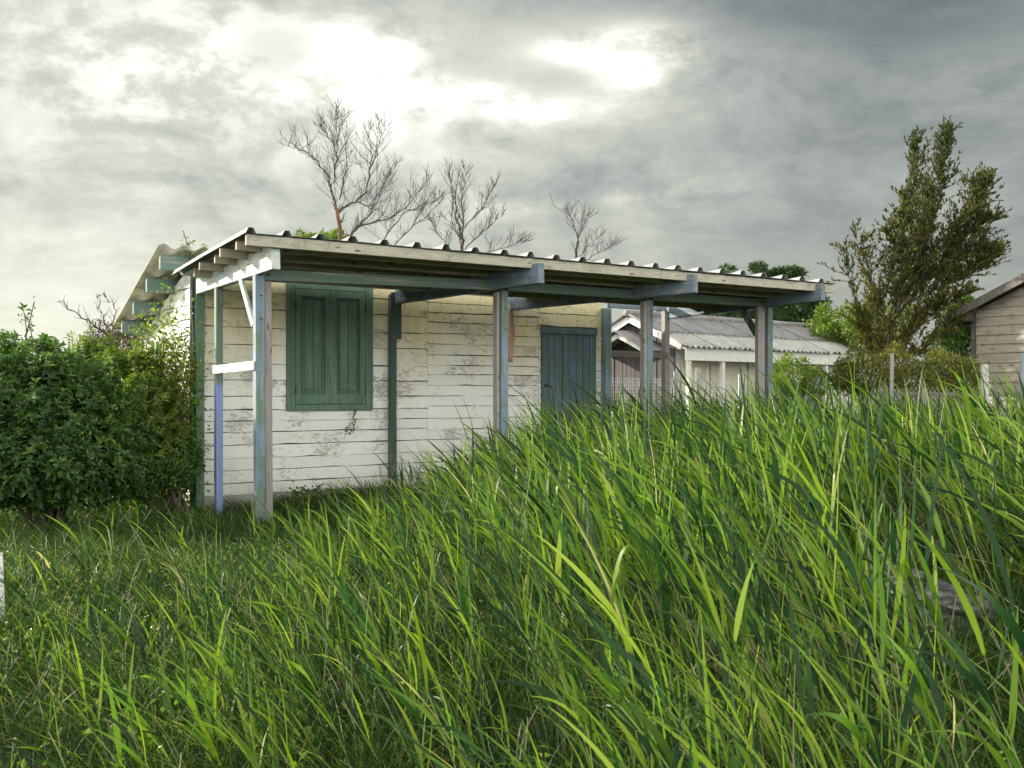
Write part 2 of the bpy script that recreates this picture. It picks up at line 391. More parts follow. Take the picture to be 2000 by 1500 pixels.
# ------------------------------------------------------------------ the shack
TH = R(34.0); P0 = Vector((-2.835, 11.94, 0))
shack = empty('shack', P0, TH)
tag(shack, 'white weatherboard shack with green shutters and a flat lean-to porch', 'shack')
WS = 2.14                                     # local y of the front wall face
def shack_pt(t, s, z): return P0 + Vector((math.cos(TH) * t - math.sin(TH) * s, math.sin(TH) * t + math.cos(TH) * s, z))

# walls: core behind the boards
def wall_core():
    b = MB()
    b.box(.02, 6.60, WS + .02, WS + .10, .17, 2.99)                        # front
    b.box(.02, 6.60, WS + .36, WS + .42, 2.99, 3.30)                       # band up to the main roof
    b.hexa([(.02, WS + .10, .17), (.08, WS + .10, .17), (.08, WS + 2.6, .17), (.02, WS + 2.6, .17),
            (.02, WS + .10, 3.30), (.08, WS + .10, 3.30), (.08, WS + 2.6, 2.42), (.02, WS + 2.6, 2.42)])
    b.hexa([(6.54, WS + .10, .17), (6.60, WS + .10, .17), (6.60, WS + 2.6, .17), (6.54, WS + 2.6, .17),
            (6.54, WS + .10, 3.30), (6.60, WS + .10, 3.30), (6.60, WS + 2.6, 2.42), (6.54, WS + 2.6, 2.42)])
    b.box(.08, 6.54, WS + 2.54, WS + 2.60, .17, 2.40)
    return b.build('wall', M['inside'], shack)
core = wall_core()
MB().box(-.03, 6.66, WS - .05, WS + 2.62, -.3, .165).build('plinth', M['concrete'], shack, bevel=.01)

def lap_board(x0, x1, z0, z1, y, seed, parent, mat, axis='x', flip=1, cut=None):
    """one lapped board, its lower edge proud and a little ragged"""
    r = random.Random(seed); n = max(3, int((x1 - x0) / .16)); v = []
    ph = r.random() * 9; sag = r.uniform(-.006, .006); tilt = r.uniform(-.004, .004)
    for i in range(n + 1):
        f = i / n; x = x0 + (x1 - x0) * f
        dz = sag * math.sin(f * math.pi) + tilt * (f - .5) + .0025 * math.sin(x * 7 + ph)
        chip = 0.0 if r.random() > .22 else r.uniform(.003, .013)
        bo = .024 + .003 * math.sin(x * 3 + ph)
        zt = z1 - .008 + .003 * math.sin(x * 5 + ph * 2) if cut is None else min(z1 - .011, cut(x))
        zb = z0 + dz + chip if cut is None else min(z0 + dz + chip, zt - .002)
        for (yy, zz) in ((y - bo, zb), (y - .016, zt), (y + .005, zt), (y + .005, zb)):
            v.append((x, yy, zz))
    f = []
    for i in range(n):
        a, c = i * 4, (i + 1) * 4
        for k in range(4): f.append((a + k, c + k, c + (k + 1) % 4, a + (k + 1) % 4))
    f += [(0, 1, 2, 3), (n * 4 + 3, n * 4 + 2, n * 4 + 1, n * 4)]
    if axis == 'y': v = [(q[1], q[0], q[2]) for q in v]
    b = MB(); b.v, b.f = v, f
    return b.build('wall_board', mat, parent)

# front boards: three runs, rows of unequal height, cut round the shutter and the door
SH = (1.186, 2.469, 1.26, 2.985); DR = (5.394, 6.497, .17, 2.526)
def rows(seed, lo, hi, z0=.17, z1=2.99):
    r = random.Random(seed); z = z0; out = []
    while z < z1 - .05:
        t = (z - z0) / (z1 - z0); h = r.uniform(.145, .185) if t < .45 else r.uniform(lo, hi)
        out.append((z, min(z + h, z1))); z += h
    if out[-1][1] - out[-1][0] < .07: a = out.pop(); out[-1] = (out[-1][0], a[1])
    return out
k = 0
for (xa, xb, sd, lo, hi) in ((.07, 3.364, 3, .20, .255), (3.368, 5.352, 9, .135, .175), (5.357, 6.60, 14, .16, .20)):
    for (z0, z1) in rows(sd, lo, hi):
        segs = [(xa, xb)]
        for (a, c, q0, q1) in (SH, DR):
            nx = []
            for (x0, x1) in segs:
                if z1 > q0 + .03 and z0 < q1 - .03 and x0 < c and x1 > a:
                    if a - x0 > .03: nx.append((x0, a - .004))
                    if x1 - c > .03: nx.append((c + .004, x1))
                else: nx.append((x0, x1))
            segs = nx
        for (x0, x1) in segs:
            k += 1; lap_board(x0, x1, z0, z1, WS, k, core, M['siding'])
# left end boards under the falling main roof
def rake(y): return 3.27 - (y - WS - .2) * .372
for i, (z0, z1) in enumerate(rows(21, .19, .23, .17, 3.2)):
    ymax = WS + 2.6
    if z0 > rake(ymax) - .05: ymax = WS + .2 + (3.27 - z0) / .372 - .03
    if ymax - (WS + .1) < .15: continue
    lap_board(WS + .10, ymax, z0, z1, .03, 400 + i, core, M['siding_end'], axis='y', cut=rake)

# little window in the left end
wy0, wy1, wz0, wz1 = WS + 1.56, WS + 2.02, 1.86, 2.28
win = MB().box(-.052, .0, wy0, wy1, wz0, wz0 + .05).box(-.052, .0, wy0, wy1, wz1 - .05, wz1).box(-.050, .0, wy0, wy0 + .05, wz0 + .05, wz1 - .05).box(-.050, .0, wy1 - .05, wy1, wz0 + .05, wz1 - .05).box(-.046, .0, (wy0 + wy1) / 2 - .02, (wy0 + wy1) / 2 + .02, wz0 + .05, wz1 - .05).build('side_window', M['white_paint'], shack)
for a in (wy0 + .05, (wy0 + wy1) / 2 + .02):
    MB().box(-.018, -.012, a, a + .16, wz0 + .05, wz1 - .05).build('pane', M['glass'], win)

# the shuttered window
def panel_leaf(x0, x1, z0, z1, y):
    b = MB(); st, tr, br = .085, .10, .14
    b.box(x0, x0 + st, y - .042, y, z0, z1).box(x1 - st, x1, y - .042, y, z0, z1)
    b.box(x0 + st, x1 - st, y - .0415, y, z1 - tr, z1).box(x0 + st, x1 - st, y - .0415, y, z0, z0 + br)
    lf = b.build('shutter_leaf', M['shutter'], frame, bevel=.004)
    px0, px1, pz0, pz1 = x0 + st, x1 - st, z0 + br, z1 - tr
    # raised and fielded panel of two boards, with its moulding
    p = MB(); mid = (px0 + px1) / 2
    for (a, c) in ((px0 + .05, mid - .003), (mid + .003, px1 - .05)): p.box(a, c, y - .036, y - .012, pz0 + .05, pz1 - .05)
    p.box(px0 - .004, px1 + .004, y - .018, y - .004, pz0 - .004, pz1 + .004)
    p.build('shutter_panel', M['shutter'], frame, bevel=.006)
    q = MB()
    for d, hh in ((.012, .034), (.030, .027)):
        q.box(px0 + d, px0 + d + .012, y - hh, y - .01, pz0 + d, pz1 - d).box(px1 - d - .012, px1 - d, y - hh, y - .01, pz0 + d, pz1 - d)
        q.box(px0 + d + .012, px1 - d - .012, y - hh + .0015, y - .01, pz0 + d, pz0 + d + .012).box(px0 + d + .012, px1 - d - .012, y - hh + .0015, y - .01, pz1 - d - .012, pz1 - d)
    q.build('moulding', M['shutter'], frame, bevel=.003)
x0, x1, z0, z1 = SH; y = WS
frame = MB().box(x0, x0 + .115, y - .05, y + .02, z0, z1).box(x1 - .115, x1, y - .05, y + .02, z0, z1).box(x0 + .115, x1 - .115, y - .049, y + .02, z1 - .07, z1).box(x0 + .115, x1 - .115, y - .055, y + .02, z0, z0 + .085).box(x0 + .115, x1 - .115, y - .006, y + .018, z0 + .08, z1 - .07).build('window_shutter', M['shutter'], shack, bevel=.005)
mid = (x0 + x1) / 2
panel_leaf(x0 + .120, mid - .004, z0 + .092, z1 - .075, y - .008); panel_leaf(mid + .004, x1 - .120, z0 + .092, z1 - .075, y - .008)
MB().box(mid - .022, mid + .022, y - .062, y - .05, z0 + .095, z1 - .08).build('cover_strip', M['shutter'], frame, bevel=.003)
for hx in (x0 + .118, x1 - .118):
    for hz in (z0 + .28, z1 - .3): MB().tube([(hx, y - .058, hz - .05), (hx, y - .058, hz + .05)], .009, 6).build('hinge', M['iron'], frame)
bolts = random.Random(4)
for i in range(9):
    bx = x0 + .16 + i * (x1 - x0 - .32) / 8; bz = z0 + .13 + bolts.uniform(-.02, .06)
    MB().tube([(bx, y - .050, bz), (bx, y - .060, bz)], .007, 6).build('nail', M['iron'], frame)

# the plank door
x0, x1, z0, z1 = DR
door = MB().box(x0, x1, y - .010, y + .018, z0, z1).build('door', M['door'], shack)
MB().box(x0 - .01, x1 + .005, y - .055, y - .011, z1 - .085, z1 + .01).build('door_head', M['door'], door, bevel=.004)
n = 8; pw = (x1 - x0 - .01) / n; r = random.Random(5)
for i in range(n):
    a = x0 + .005 + i * pw; d = r.uniform(-.004, .004)
    MB().box(a + .004, a + pw - .004, y - .034 + d, y - .0105, z0 + r.uniform(0, .03), z1 - .088).build('door_plank', M['door'], door, bevel=.005)
MB().tube([(x0 + .09, y - .03, 1.62), (x0 + .09, y - .05, 1.62)], .028, 10).build('lock_plate', M['iron'], door)
MB().tube([(x0 + .09, y - .05, 1.62), (x0 + .09, y - .075, 1.62), (x0 + .12, y - .08, 1.62), (x0 + .17, y - .08, 1.60)], .009, 6).build('handle', M['iron'], door)

# corner boards and posts -----------------------------------------------------
def post(t, s, z0, z1, w, d, mat, lean=(0, 0), bev=.006):
    return MB().bar((t + lean[0], s + lean[1], z0), (t, s, z1), w, d, up=(0, 1, 0)).build('porch_post', mat, shack, bevel=bev)
MB().box(-.045, .065, WS - .055, WS + .10, -.02, 3.0).build('corner_board', M['post_green'], shack, bevel=.005)
MB().tube([(-.075, WS + .02, .0), (-.075, WS + .02, 3.02)], .028, 8).build('drain_pipe', M['post_dark'], shack, smooth=True)
BB = lambda s: 2.822 - .026 * s                 # underside of the cross beams
# front row: each post a painted timber, most with a grey plank nailed beside it
post(0, 0, -.15, BB(0) , .105, .10, M['post_paint'], (.015, 0))
MB().bar((.125, .012, -.12), (.105, .012, 2.80), .085, .045, up=(0, 1, 0)).build('post_plank', M['grey_wood'], shack, bevel=.004)
post(3.277, 0, -.15, BB(0), .105, .10, M['post_paint'])
MB().bar((3.19, .02, -.1), (3.19, .02, 2.80), .045, .09, up=(0, 1, 0)).build('post_plank', M['grey_wood'], shack, bevel=.004)
post(5.743, 0, -.15, BB(0), .115, .11, M['post_paint'])
MB().bar((5.655, -.01, -.1), (5.655, -.01, 2.80), .05, .09, up=(0, 1, 0)).build('post_plank', M['grey_wood'], shack, bevel=.004)
post(8.20, 0, -.15, BB(0), .11, .11, M['post_paint'])
MB().bar((8.02, .0, -.1), (8.02, .0, 2.98), .15, .07, up=(0, 1, 0)).build('post_plank', M['grey_wood'], shack, bevel=.004)
# back row
post(0, 1.35, .0, BB(1.35), .085, .085, M['post_blue'])
post(2.745, WS - .105, .0, 2.90, .095, .085, M['post_dark'])
MB().box(2.69, 2.86, WS - .165, WS - .149, 2.27, 2.93).build('post_cleat', M['post_dark'], shack, bevel=.004)
post(6.66, WS - .08, .0, 2.88, .13, .12, M['post_paint'])
post(8.02, WS, .0, 2.9, .11, .10, M['grey_wood'])
# cross beams, front to back
for i, (t, s0, m) in enumerate(((0, -.52, 'pale_paint'), (3.277, -.86, 'cross_paint'), (5.743, -.98, 'cross_paint'), (8.14, -1.12, 'cross_paint'))):
    a, c = BB(s0) + .125, BB(WS) + .095
    MB().bar((t, s0, a), ((0, 2.80, 4.80, 8.06)[i], WS - (.07, .16, .06, -.1)[i], c), .10, .25, ht2=.19).build('cross_beam', M[m], shack, bevel=.007)
# header beam between the front posts
pts = [0, 3.277, 5.743, 8.14]; hz = [2.826, 2.885, 2.886, 2.893]
for i in range(3):
    MB().bar((pts[i] + .055, 0, hz[i]), (pts[i + 1] - .055, 0, hz[i + 1]), .085, .125).build('header_beam', M['beam_paint'], shack, bevel=.006)
MB().bar((6.73, WS - .06, 2.955), (7.96, WS - .06, 2.955), .08, .12).build('wall_plate', M['cross_paint'], shack, bevel=.005)
for i, t in enumerate(pts):
    for dx_, dz_ in ((-.10 if i else .09, 0), (.10 if i < 3 else -.13, .012)):
        MB().tube([(t + dx_, -.040, hz[i] + dz_), (t + dx_, -.056, hz[i] + dz_)], .013, 8).build('bolt', M['iron'], shack)
    for dz_ in (-.16, -.42):
        MB().tube([(t + (.07 if i == 3 else .012), -.045, 2.75 + dz_), (t + (.07 if i == 3 else .012), -.062, 2.75 + dz_)], .010, 8).build('bolt', M['iron'], shack)
# rails and braces
MB().bar((-.062, 1.36, 1.785), (-.062, -.02, 1.81), .022, .10).build('side_rail', M['white_paint'], shack, bevel=.003)
MB().bar((-.03, .50, 2.84), (-.03, .07, 2.26), .035, .075).build('brace', M['pale_paint'], shack, bevel=.003)
MB().bar((8.02, WS - .06, 2.14), (6.72, WS - .05, 2.15), .04, .10).build('back_rail', M['grey_wood_x'], shack, bevel=.004)
MB().bar((8.02, .36, 2.8), (8.02, .06, 2.40), .06, .09).build('brace', M['post_dark'], shack, bevel=.003)

# porch roof: raw purlins under ribbed sheets, falling gently back to the wall
RT0, RT1 = -.34, 8.50
def front_s(t): return -.56 - .055 * (t - RT0)
def roof_z(t, s): return 3.195 - .0085 * (t - RT0) - .078 * (s - front_s(t))
def rail(name, s_off, ta, tb, drop, ht, mat, wd=.05):
    A = (ta, front_s(ta) + s_off, roof_z(ta, front_s(ta) + s_off) - drop); B = (tb, front_s(tb) + s_off, roof_z(tb, front_s(tb) + s_off) - drop)
    return MB().bar(A, B, wd, ht).build(name, mat, shack, bevel=.004)
rail('fascia_board', .03, RT0, 5.22, .068, .118, M['fascia']); rail('fascia_board', .03, 5.225, RT1, .070, .116, M['fascia'])
for i, (so, ta) in enumerate(((.36, -.33), (.80, -.36), (1.16, -.30), (1.62, -.33), (2.05, -.26))):
    jt = 3.3 + .55 * (i % 3)
    rail('purlin', so, ta, jt, .062, .10, M['purlin']); rail('purlin', so, jt + .004, RT1 - .05, .062, .10, M['purlin'])
for (t, ss) in ((0, (.35, .78, 1.14)), (3.277, (.3, .75)), (5.743, (.3, .7)), (8.14, (.3,))):
    for so in ss:
        s = front_s(t) + so; zt = roof_z(t, s) - .06
        MB().hexa([(t - .052, s - .13, zt - .075), (t - .012, s - .13, zt - .075), (t - .012, s - .028, zt - .15), (t - .052, s - .028, zt - .15),
                   (t - .052, s - .13, zt), (t - .012, s - .13, zt), (t - .012, s - .028, zt), (t - .052, s - .028, zt)]).build('wedge', M['wedge'], shack)
def ribbed_sheet(ta, tb, lift, over):
    prof = []; P = .385; rib = [(-.062, 0), (-.030, .058), (.030, .058), (.062, 0)]
    nr = int(round((tb - ta) / P))
    prof.append((ta, 0))
    for i in range(nr):
        c = ta + (i + .02) * P + .064 + random.uniform(-.012, .012); kh = random.uniform(.85, 1.12); kw = random.uniform(.9, 1.1)
        prof += [(c + a * kw, h * kh) for a, h in rib]
    prof.append((tb + .02, 0))
    v, f = [], []
    S_ = [0, .7, 1.4, 2.1, 2.62]
    for so in S_:
        for (t, h) in prof:
            s = front_s(t) - over + so
            v.append((t, s, roof_z(t, s) + h + lift + .004 * math.sin(t * 3 + so * 2)))
    n = len(prof)
    for j in range(len(S_) - 1):
        for i in range(n - 1): f.append((j * n + i, j * n + i + 1, (j + 1) * n + i + 1, (j + 1) * n + i))
    b = MB(); b.v, b.f = v, f
    b.build('roof_sheet', M['metal_sheet'], shack, solid=.003)
t = RT0 - .03; i = 0
while t < RT1 - .3:
    nr = 3 if i < 7 else 2
    ribbed_sheet(t, t + nr * .385, (i % 2) * .004, .035 + random.uniform(-.012, .012)); t += nr * .385; i += 1

# main roof: wavy sheets falling to the back, green purlin ends under the verge
def wavy_sheet(x0, x1, y0, y1, zf, name, mat, parent, amp=.026, per=.17, lift=0, ny=3, seg=8):
    n = int((x1 - x0) / per * seg) + 1; v, f = [], []
    for j in range(ny + 1):
        yy = y0 + (y1 - y0) * j / ny
        for i in range(n + 1):
            xx = x0 + (x1 - x0) * i / n
            v.append((xx, yy, zf(yy) + amp * math.sin((xx - x0) / per * 2 * math.pi) + lift))
    for j in range(ny):
        for i in range(n): a = j * (n + 1) + i; f.append((a, a + 1, a + n + 2, a + n + 1))
    b = MB(); b.v, b.f = v, f
    return b.build(name, mat, parent, smooth=True, solid=.007)
mz = lambda y: 3.385 - (y - WS - .32) * .385
for i in range(7):
    xa = -.42 + i * 1.06
    wavy_sheet(xa, xa + 1.06, WS + .30, WS + 1.62, mz, 'main_roof_sheet', M['fibre_sheet'], shack, .032, .265, (i % 2) * .006 + .012)
    wavy_sheet(xa, xa + 1.06, WS + 1.50, WS + 2.80, mz, 'main_roof_sheet', M['fibre_sheet'], shack, .032, .265, (i % 2) * .006 - .002)
for sy in (.42, 1.05, 1.72, 2.35):
    zz = mz(WS + sy) - .145
    MB().box(-.36, 6.9, WS + sy, WS + sy + .075, zz - .095, zz + .095).build('purlin', M['purlin_green'], shack, bevel=.006)

# towel hanging on the wall behind the second post
def towel():
    v, f = [], []; cols, rws = 9, 14; t0 = 4.77
    for j in range(rws + 1):
        a = j / rws
        for i in range(cols + 1):
            b = i / cols - .5
            wdt = .025 + .045 * min(1, a * 2.2)
            v.append((t0 + b * 2 * wdt + .02 * math.sin(a * 4), WS - .075 - .028 * math.sin(b * 19 + a * 1.5) - .012 * math.cos(b * 33), 2.86 - a * (.86 + .03 * math.sin(i))))
    for j in range(rws):
        for i in range(cols): p = j * (cols + 1) + i; f.append((p, p + 1, p + cols + 2, p + cols + 1))
    b = MB(); b.v = [tuple(shack_pt(*q)) for q in v]; b.f = f
    o = b.build('towel', M['cloth'], None, smooth=True, solid=.006)
    tag(o, 'peach coloured towel hanging on the shack wall beside the door', 'towel')
towel()

# ------------------------------------------------------------------ pale shed behind the porch
M['shed_white'] = plain_mat('white_limewash', (.74, .74, .71), (.84, .84, .81), 5, .8, .2, spots=(.5, .49, .45), spotlim=(.62, .75))
M['shed_cream'] = plain_mat('cream_blind', (.60, .58, .48), (.70, .68, .58), 3, .8, .1)
M['shed_dark'] = timber_mat('dark_grey_plank', 'z', (.05, .045, .052), (.13, .12, .125), mould=.3)
M['old_roof'] = plain_mat('lichened_grey_roof_sheet', (.21, .20, .22), (.33, .32, .33), 3, .9, .4, spots=(.42, .30, .07), spotlim=(.64, .72))
M['old_roof_pale'] = plain_mat('pale_grey_roof_sheet', (.38, .37, .36), (.52, .51, .49), 3, .9, .4, spots=(.36, .37, .12), spotlim=(.66, .74))
T2 = R(41); shed = empty('shed', (3.46, 22.0, 0), T2)
tag(shed, 'low white shed with lichened wavy roof seen beneath the porch', 'shed')
L2, E2, R2, D2 = 7.3, 2.54, 3.18, 1.45
MB().box(.25, L2 - .2, .34, 2 * D2 - .34, -.1, E2 - .1).build('wall', M['shed_white'], shed)
ge = MB(); ge.v = [(.26, .35, E2 - .12), (.26, 2 * D2 - .35, E2 - .12), (.26, D2, R2 - .1), (.31, .35, E2 - .12), (.31, 2 * D2 - .35, E2 - .12), (.31, D2, R2 - .1)]
ge.f = [(0, 2, 1), (3, 4, 5), (0, 1, 4, 3), (1, 2, 5, 4), (2, 0, 3, 5)]
gable = ge.build('gable', M['shed_dark'], shed)
npl = 18; r = random.Random(8)
for i in range(npl):
    ya = .33 + i * (2 * D2 - .66) / npl; yc = ya + (2 * D2 - .66) / npl - .012
    tp = lambda q: R2 - .08 - abs(q - D2) * (R2 - E2) / D2
    xo = .22 + r.uniform(-.012, .012)
    MB().hexa([(xo, ya, .02), (.249, ya, .02), (.249, yc, .02), (xo, yc, .02), (xo, ya, tp(ya)), (.249, ya, tp(ya)), (.249, yc, tp(yc)), (xo, yc, tp(yc))]).build('plank', M['shed_dark'], gable)
for sgn in (0, 1):                            # barge boards
    ya, yb = (-.02, D2) if not sgn else (2 * D2 + .02, D2)
    MB().bar((.03, ya, E2 - .08), (.03, yb, R2 - .075), .03, .13).build('barge_board', M['shed_white'], shed)
# the smaller porch gable against its end
MB().bar((-.30, .62, 2.36), (-.30, 1.45, 2.74), .05, .10).bar((-.30, 2.28, 2.36), (-.30, 1.45, 2.74), .05, .10).build('small_gable', M['shed_white'], shed)
for (ya, yb, za, zb) in ((.52, 1.45, 2.38, 2.82), (2.38, 1.45, 2.38, 2.82)):
    MB().hexa([(-.45, ya, za), (.2, ya, za), (.2, yb, zb), (-.45, yb, zb), (-.45, ya, za + .03), (.2, ya, za + .03), (.2, yb, zb + .03), (-.45, yb, zb + .03)]).build('small_gable_roof', M['old_roof'], shed)
r = random.Random(3)
for i in range(7):
    xa = -.08 + i * 1.06; jig = lambda: r.uniform(-.02, .02)
    zf = lambda q: R2 + .03 - abs(q - D2) * (R2 - E2) / D2
    wavy_sheet(xa, xa + 1.06, -.22 + jig(), .56, zf, 'roof_sheet', M['old_roof_pale'], shed, .026, .177, (i % 2) * .006 - .012)
    wavy_sheet(xa, xa + 1.06, .46 + jig(), D2 + .0, zf, 'roof_sheet', M['old_roof'], shed, .026, .177, (i % 2) * .006 + .012)
    wavy_sheet(xa, xa + 1.06, D2 + .003, 2 * D2 + .2, zf, 'roof_sheet', M['old_roof'], shed, .026, .177, (i % 2) * .006)
    MB().tube([(xa, D2, R2 + .055), (xa + 1.055, D2, R2 + .055)], .075, 8).build('ridge_tile', M['old_roof'], shed, smooth=True)
MB().box(.05, L2 - .05, -.13, -.09, E2 - .36, E2 - .11).build('fascia_board', M['shed_white'], shed)
for i in range(14): MB().box(.25 + i * .5, .31 + i * .5, -.2, .34, E2 - .11, E2 - .045).build('rafter_end', M['shed_white'], shed)
for xx in (.16, 1.28, 2.6, 3.9, 5.2, 6.5): MB().box(xx, xx + .085, -.10, -.02, -.1, E2 - .10).build('veranda_post', M['shed_white'], shed)
for i, (xa, xb) in enumerate(((.42, 1.24), (1.40, 2.54), (2.74, 3.84))): MB().box(xa, xb, .30, .32, 1.1, E2 - .34).build('blind', M['shed_cream'], shed)
MB().box(4.9, 5.7, .31, .325, .9, 2.05).build('window', M['glass'], shed)

# ------------------------------------------------------------------ weathered cabin at the right edge
M['cabin_board'] = timber_mat('silvered_cabin_board', 'y', (.24, .215, .18), (.46, .42, .35), mould=.45)
M['cabin_trim'] = timber_mat('dark_cabin_trim', 'z', (.07, .065, .06), (.17, .16, .15))
cabin = empty('cabin', (8.25, 19.0, 0), R(34))
tag(cabin, 'silvery board cabin with pitched roof dappled by tree shadow', 'cabin')
cz = lambda q: 3.02 + min(q, 4.4 - q) * .42           # q runs towards the viewer along the gable wall
gb = MB(); pr = [(0, -.1), (0, cz(0) - .05), (2.2, cz(2.2) - .05), (4.4, cz(4.4) - .05), (4.4, -.1)]
gb.v = [(.03, -q, z) for q, z in pr] + [(3.6, -q, z) for q, z in pr]
gb.f = [(0, 1, 2, 3, 4), (9, 8, 7, 6, 5)] + [(i, (i + 1) % 5 + 0, (i + 1) % 5 + 5, i + 5)[::-1] for i in range(5)]
cw = gb.build('wall', M['cabin_board'], cabin)
z = .1; r = random.Random(12); i = 0
while z < 3.85:
    h = r.uniform(.15, .18)
    qa = 0.0 if z < 2.95 else (z - 3.02) / .42 + .12
    qa = max(qa, .0); qb = 4.4 - qa
    if qb - qa > .2:
        i += 1; n = 10; v, f = [], []
        for k in range(n + 1):
            q = qa + (qb - qa) * k / n; dz = .004 * math.sin(q * 4 + i * 2.1) + r.uniform(-.003, .003)
            zt = min(z + h + .01, cz(q) - .06)
            for (xx, zz) in ((-.020 + .004 * math.sin(q * 3 + i), z + dz), (.004, zt), (.028, zt), (.028, z + dz)): v.append((xx, -q, min(zz, zt)))
        for k in range(n):
            a, c = k * 4, (k + 1) * 4
            for e in range(4): f.append((a + (e + 1) % 4, c + (e + 1) % 4, c + e, a + e))
        f += [(3, 2, 1, 0), (n * 4, n * 4 + 1, n * 4 + 2, n * 4 + 3)]
        b = MB(); b.v, b.f = v, f; b.build('wall_board', M['cabin_board'], cw)
    z += h
MB().box(-.045, .02, -.02, .06, -.1, 3.02).build('corner_board', M['cabin_trim'], cabin)
for (qa, qb) in ((-.55, 2.2), (4.95, 2.2)):
    za, zb = 3.02 - .55 * .42, 3.02 + 2.2 * .42
    MB().hexa([(-.28, -qa, za), (3.9, -qa, za), (3.9, -qb, zb), (-.28, -qb, zb), (-.28, -qa, za + .05), (3.9, -qa, za + .05), (3.9, -qb, zb + .05), (-.28, -qb, zb + .05)]).build('roof', M['old_roof'], cabin)
    MB().bar((-.30, -qa, za - .03), (-.30, -qb, zb - .03), .03, .14).build('barge_board', M['cabin_trim'], cabin)
MB().box(-.26, .1, .0, .12, 2.78, 2.93).build('eaves_beam', M['cabin_trim'], cabin)

# ------------------------------------------------------------------ fences
M['wire'] = plain_mat('galvanised_wire', (.42, .42, .42), (.55, .55, .54), 10, .5, 0)
M['wire_white'] = plain_mat('white_coated_wire', (.72, .72, .71), (.8, .8, .8), 10, .5, 0)
M['pale_post'] = timber_mat('pale_fence_post', 'z', (.42, .42, .43), (.66, .66, .66), mould=.2)
M['blue_post'] = paint_mat('faded_blue_post', 'z', (.24, .31, .36), (.30, .36, .40), wear=.4)
def line_pts(A, B, n): return [A.lerp(B, i / (n - 1)) for i in range(n)]
def chicken_wire(A, B, z0, z1, cell, rad, name, parent, mat, seed):
    r = random.Random(seed); d = (B - A); n = int(d.length / cell); m = int((z1 - z0) / cell); b = MB()
    e = d.normalized(); wob = lambda i, j: Vector((0, 0, 0)) + Vector((e.y, -e.x, 0)) * (.02 * math.sin(i * .7 + j) + .012 * r.uniform(-1, 1))
    P = {(i, j): A + e * (cell * (i + (.5 if j % 2 else 0))) + Vector((0, 0, z0 + cell * j * .86 - A.z)) + wob(i, j) for i in range(n + 1) for j in range(m + 1)}
    for j in range(m):
        for i in range(n):
            p = P[i, j]
            for q in ((i, j + 1), (i + (1 if j % 2 else -1), j + 1)):
                if q in P: b.tube([p, P[q]], rad, 3)
    return b.build(name, mat, parent)
# white grid panel between the sheds
A, B = W(1180, 800, 18.8), W(1322, 800, 19.9); A.z = B.z = 0
gp = empty('fence', A); tag(gp, 'white wire grid fence seen under the right end of the porch', 'fence')
d = (B - A); e = d.normalized(); b = MB()
for i in range(int(d.length / .045) + 1): p = e * (.045 * i); b.tube([p + Vector((0, 0, .5)), p + Vector((0, 0, 1.78 + .01 * math.sin(i)))], .0035, 3)
for j in range(22): b.tube([Vector((0, 0, .5 + j * .06)), d + Vector((0, 0, .5 + j * .06))], .0035, 3)
b.build('wire_grid', M['wire_white'], gp)
for f in (0, .5, 1): MB().tube([d * f + Vector((0, 0, -.1)), d * f + Vector((0, 0, 1.82))], .02, 6).build('post', M['pale_post'], gp)
# wire fence with pale stakes in front of the white shed
A, B = W(1316, 800, 19.4), W(1476, 800, 20.6); A.z = B.z = 0
wf = empty('fence', A); tag(wf, 'sagging chicken wire on pale stakes before the white shed', 'fence')
chicken_wire(Vector((0, 0, 0)), B - A, .6, 1.75, .075, .003, 'wire', wf, M['wire'], 2)
for f, zt in ((.28, 1.97), (.80, 1.86), (.02, 1.9)): MB().bar((B - A) * f + Vector((0, -.05, -.1)), (B - A) * f + Vector((0, -.05, zt)), .085, .05, up=(0, 1, 0)).build('stake', M['pale_post'], wf, bevel=.005)
# fence under the leafy tree
A, B = W(1700, 768, 15.2), W(2080, 768, 13.6); A.z = B.z = 0
rf = empty('fence', A); tag(rf, 'old garden fence with rail and wire below the leafy tree', 'fence')
d = B - A; e = d.normalized()
chicken_wire(Vector((0, 0, 0)), d, .7, 1.72, .06, .0016, 'wire', rf, M['wire'], 5)
MB().bar(Vector((0, 0, 1.50)), d + Vector((0, 0, 1.47)), .04, .05).build('rail', M['grey_wood_x'], rf, bevel=.004)
for (px, Yp, zt, wd, m, ln) in ((1735, 15.05, 2.06, .05, 'grey_wood', .03), (1808, 14.74, 1.56, .06, 'grey_wood', -.05), (1926, 14.25, 1.88, .08, 'pale_post', -.05), (1993, 13.97, 2.02, .045, 'blue_post', .0)):
    p = W(px, 768, Yp) - A; p.z = 0
    MB().bar(p + Vector((0, -.06, -.1)), p + Vector((ln, -.06, zt)), wd, wd * .8, up=(0, 1, 0)).build('post', M[m], rf, bevel=.006)

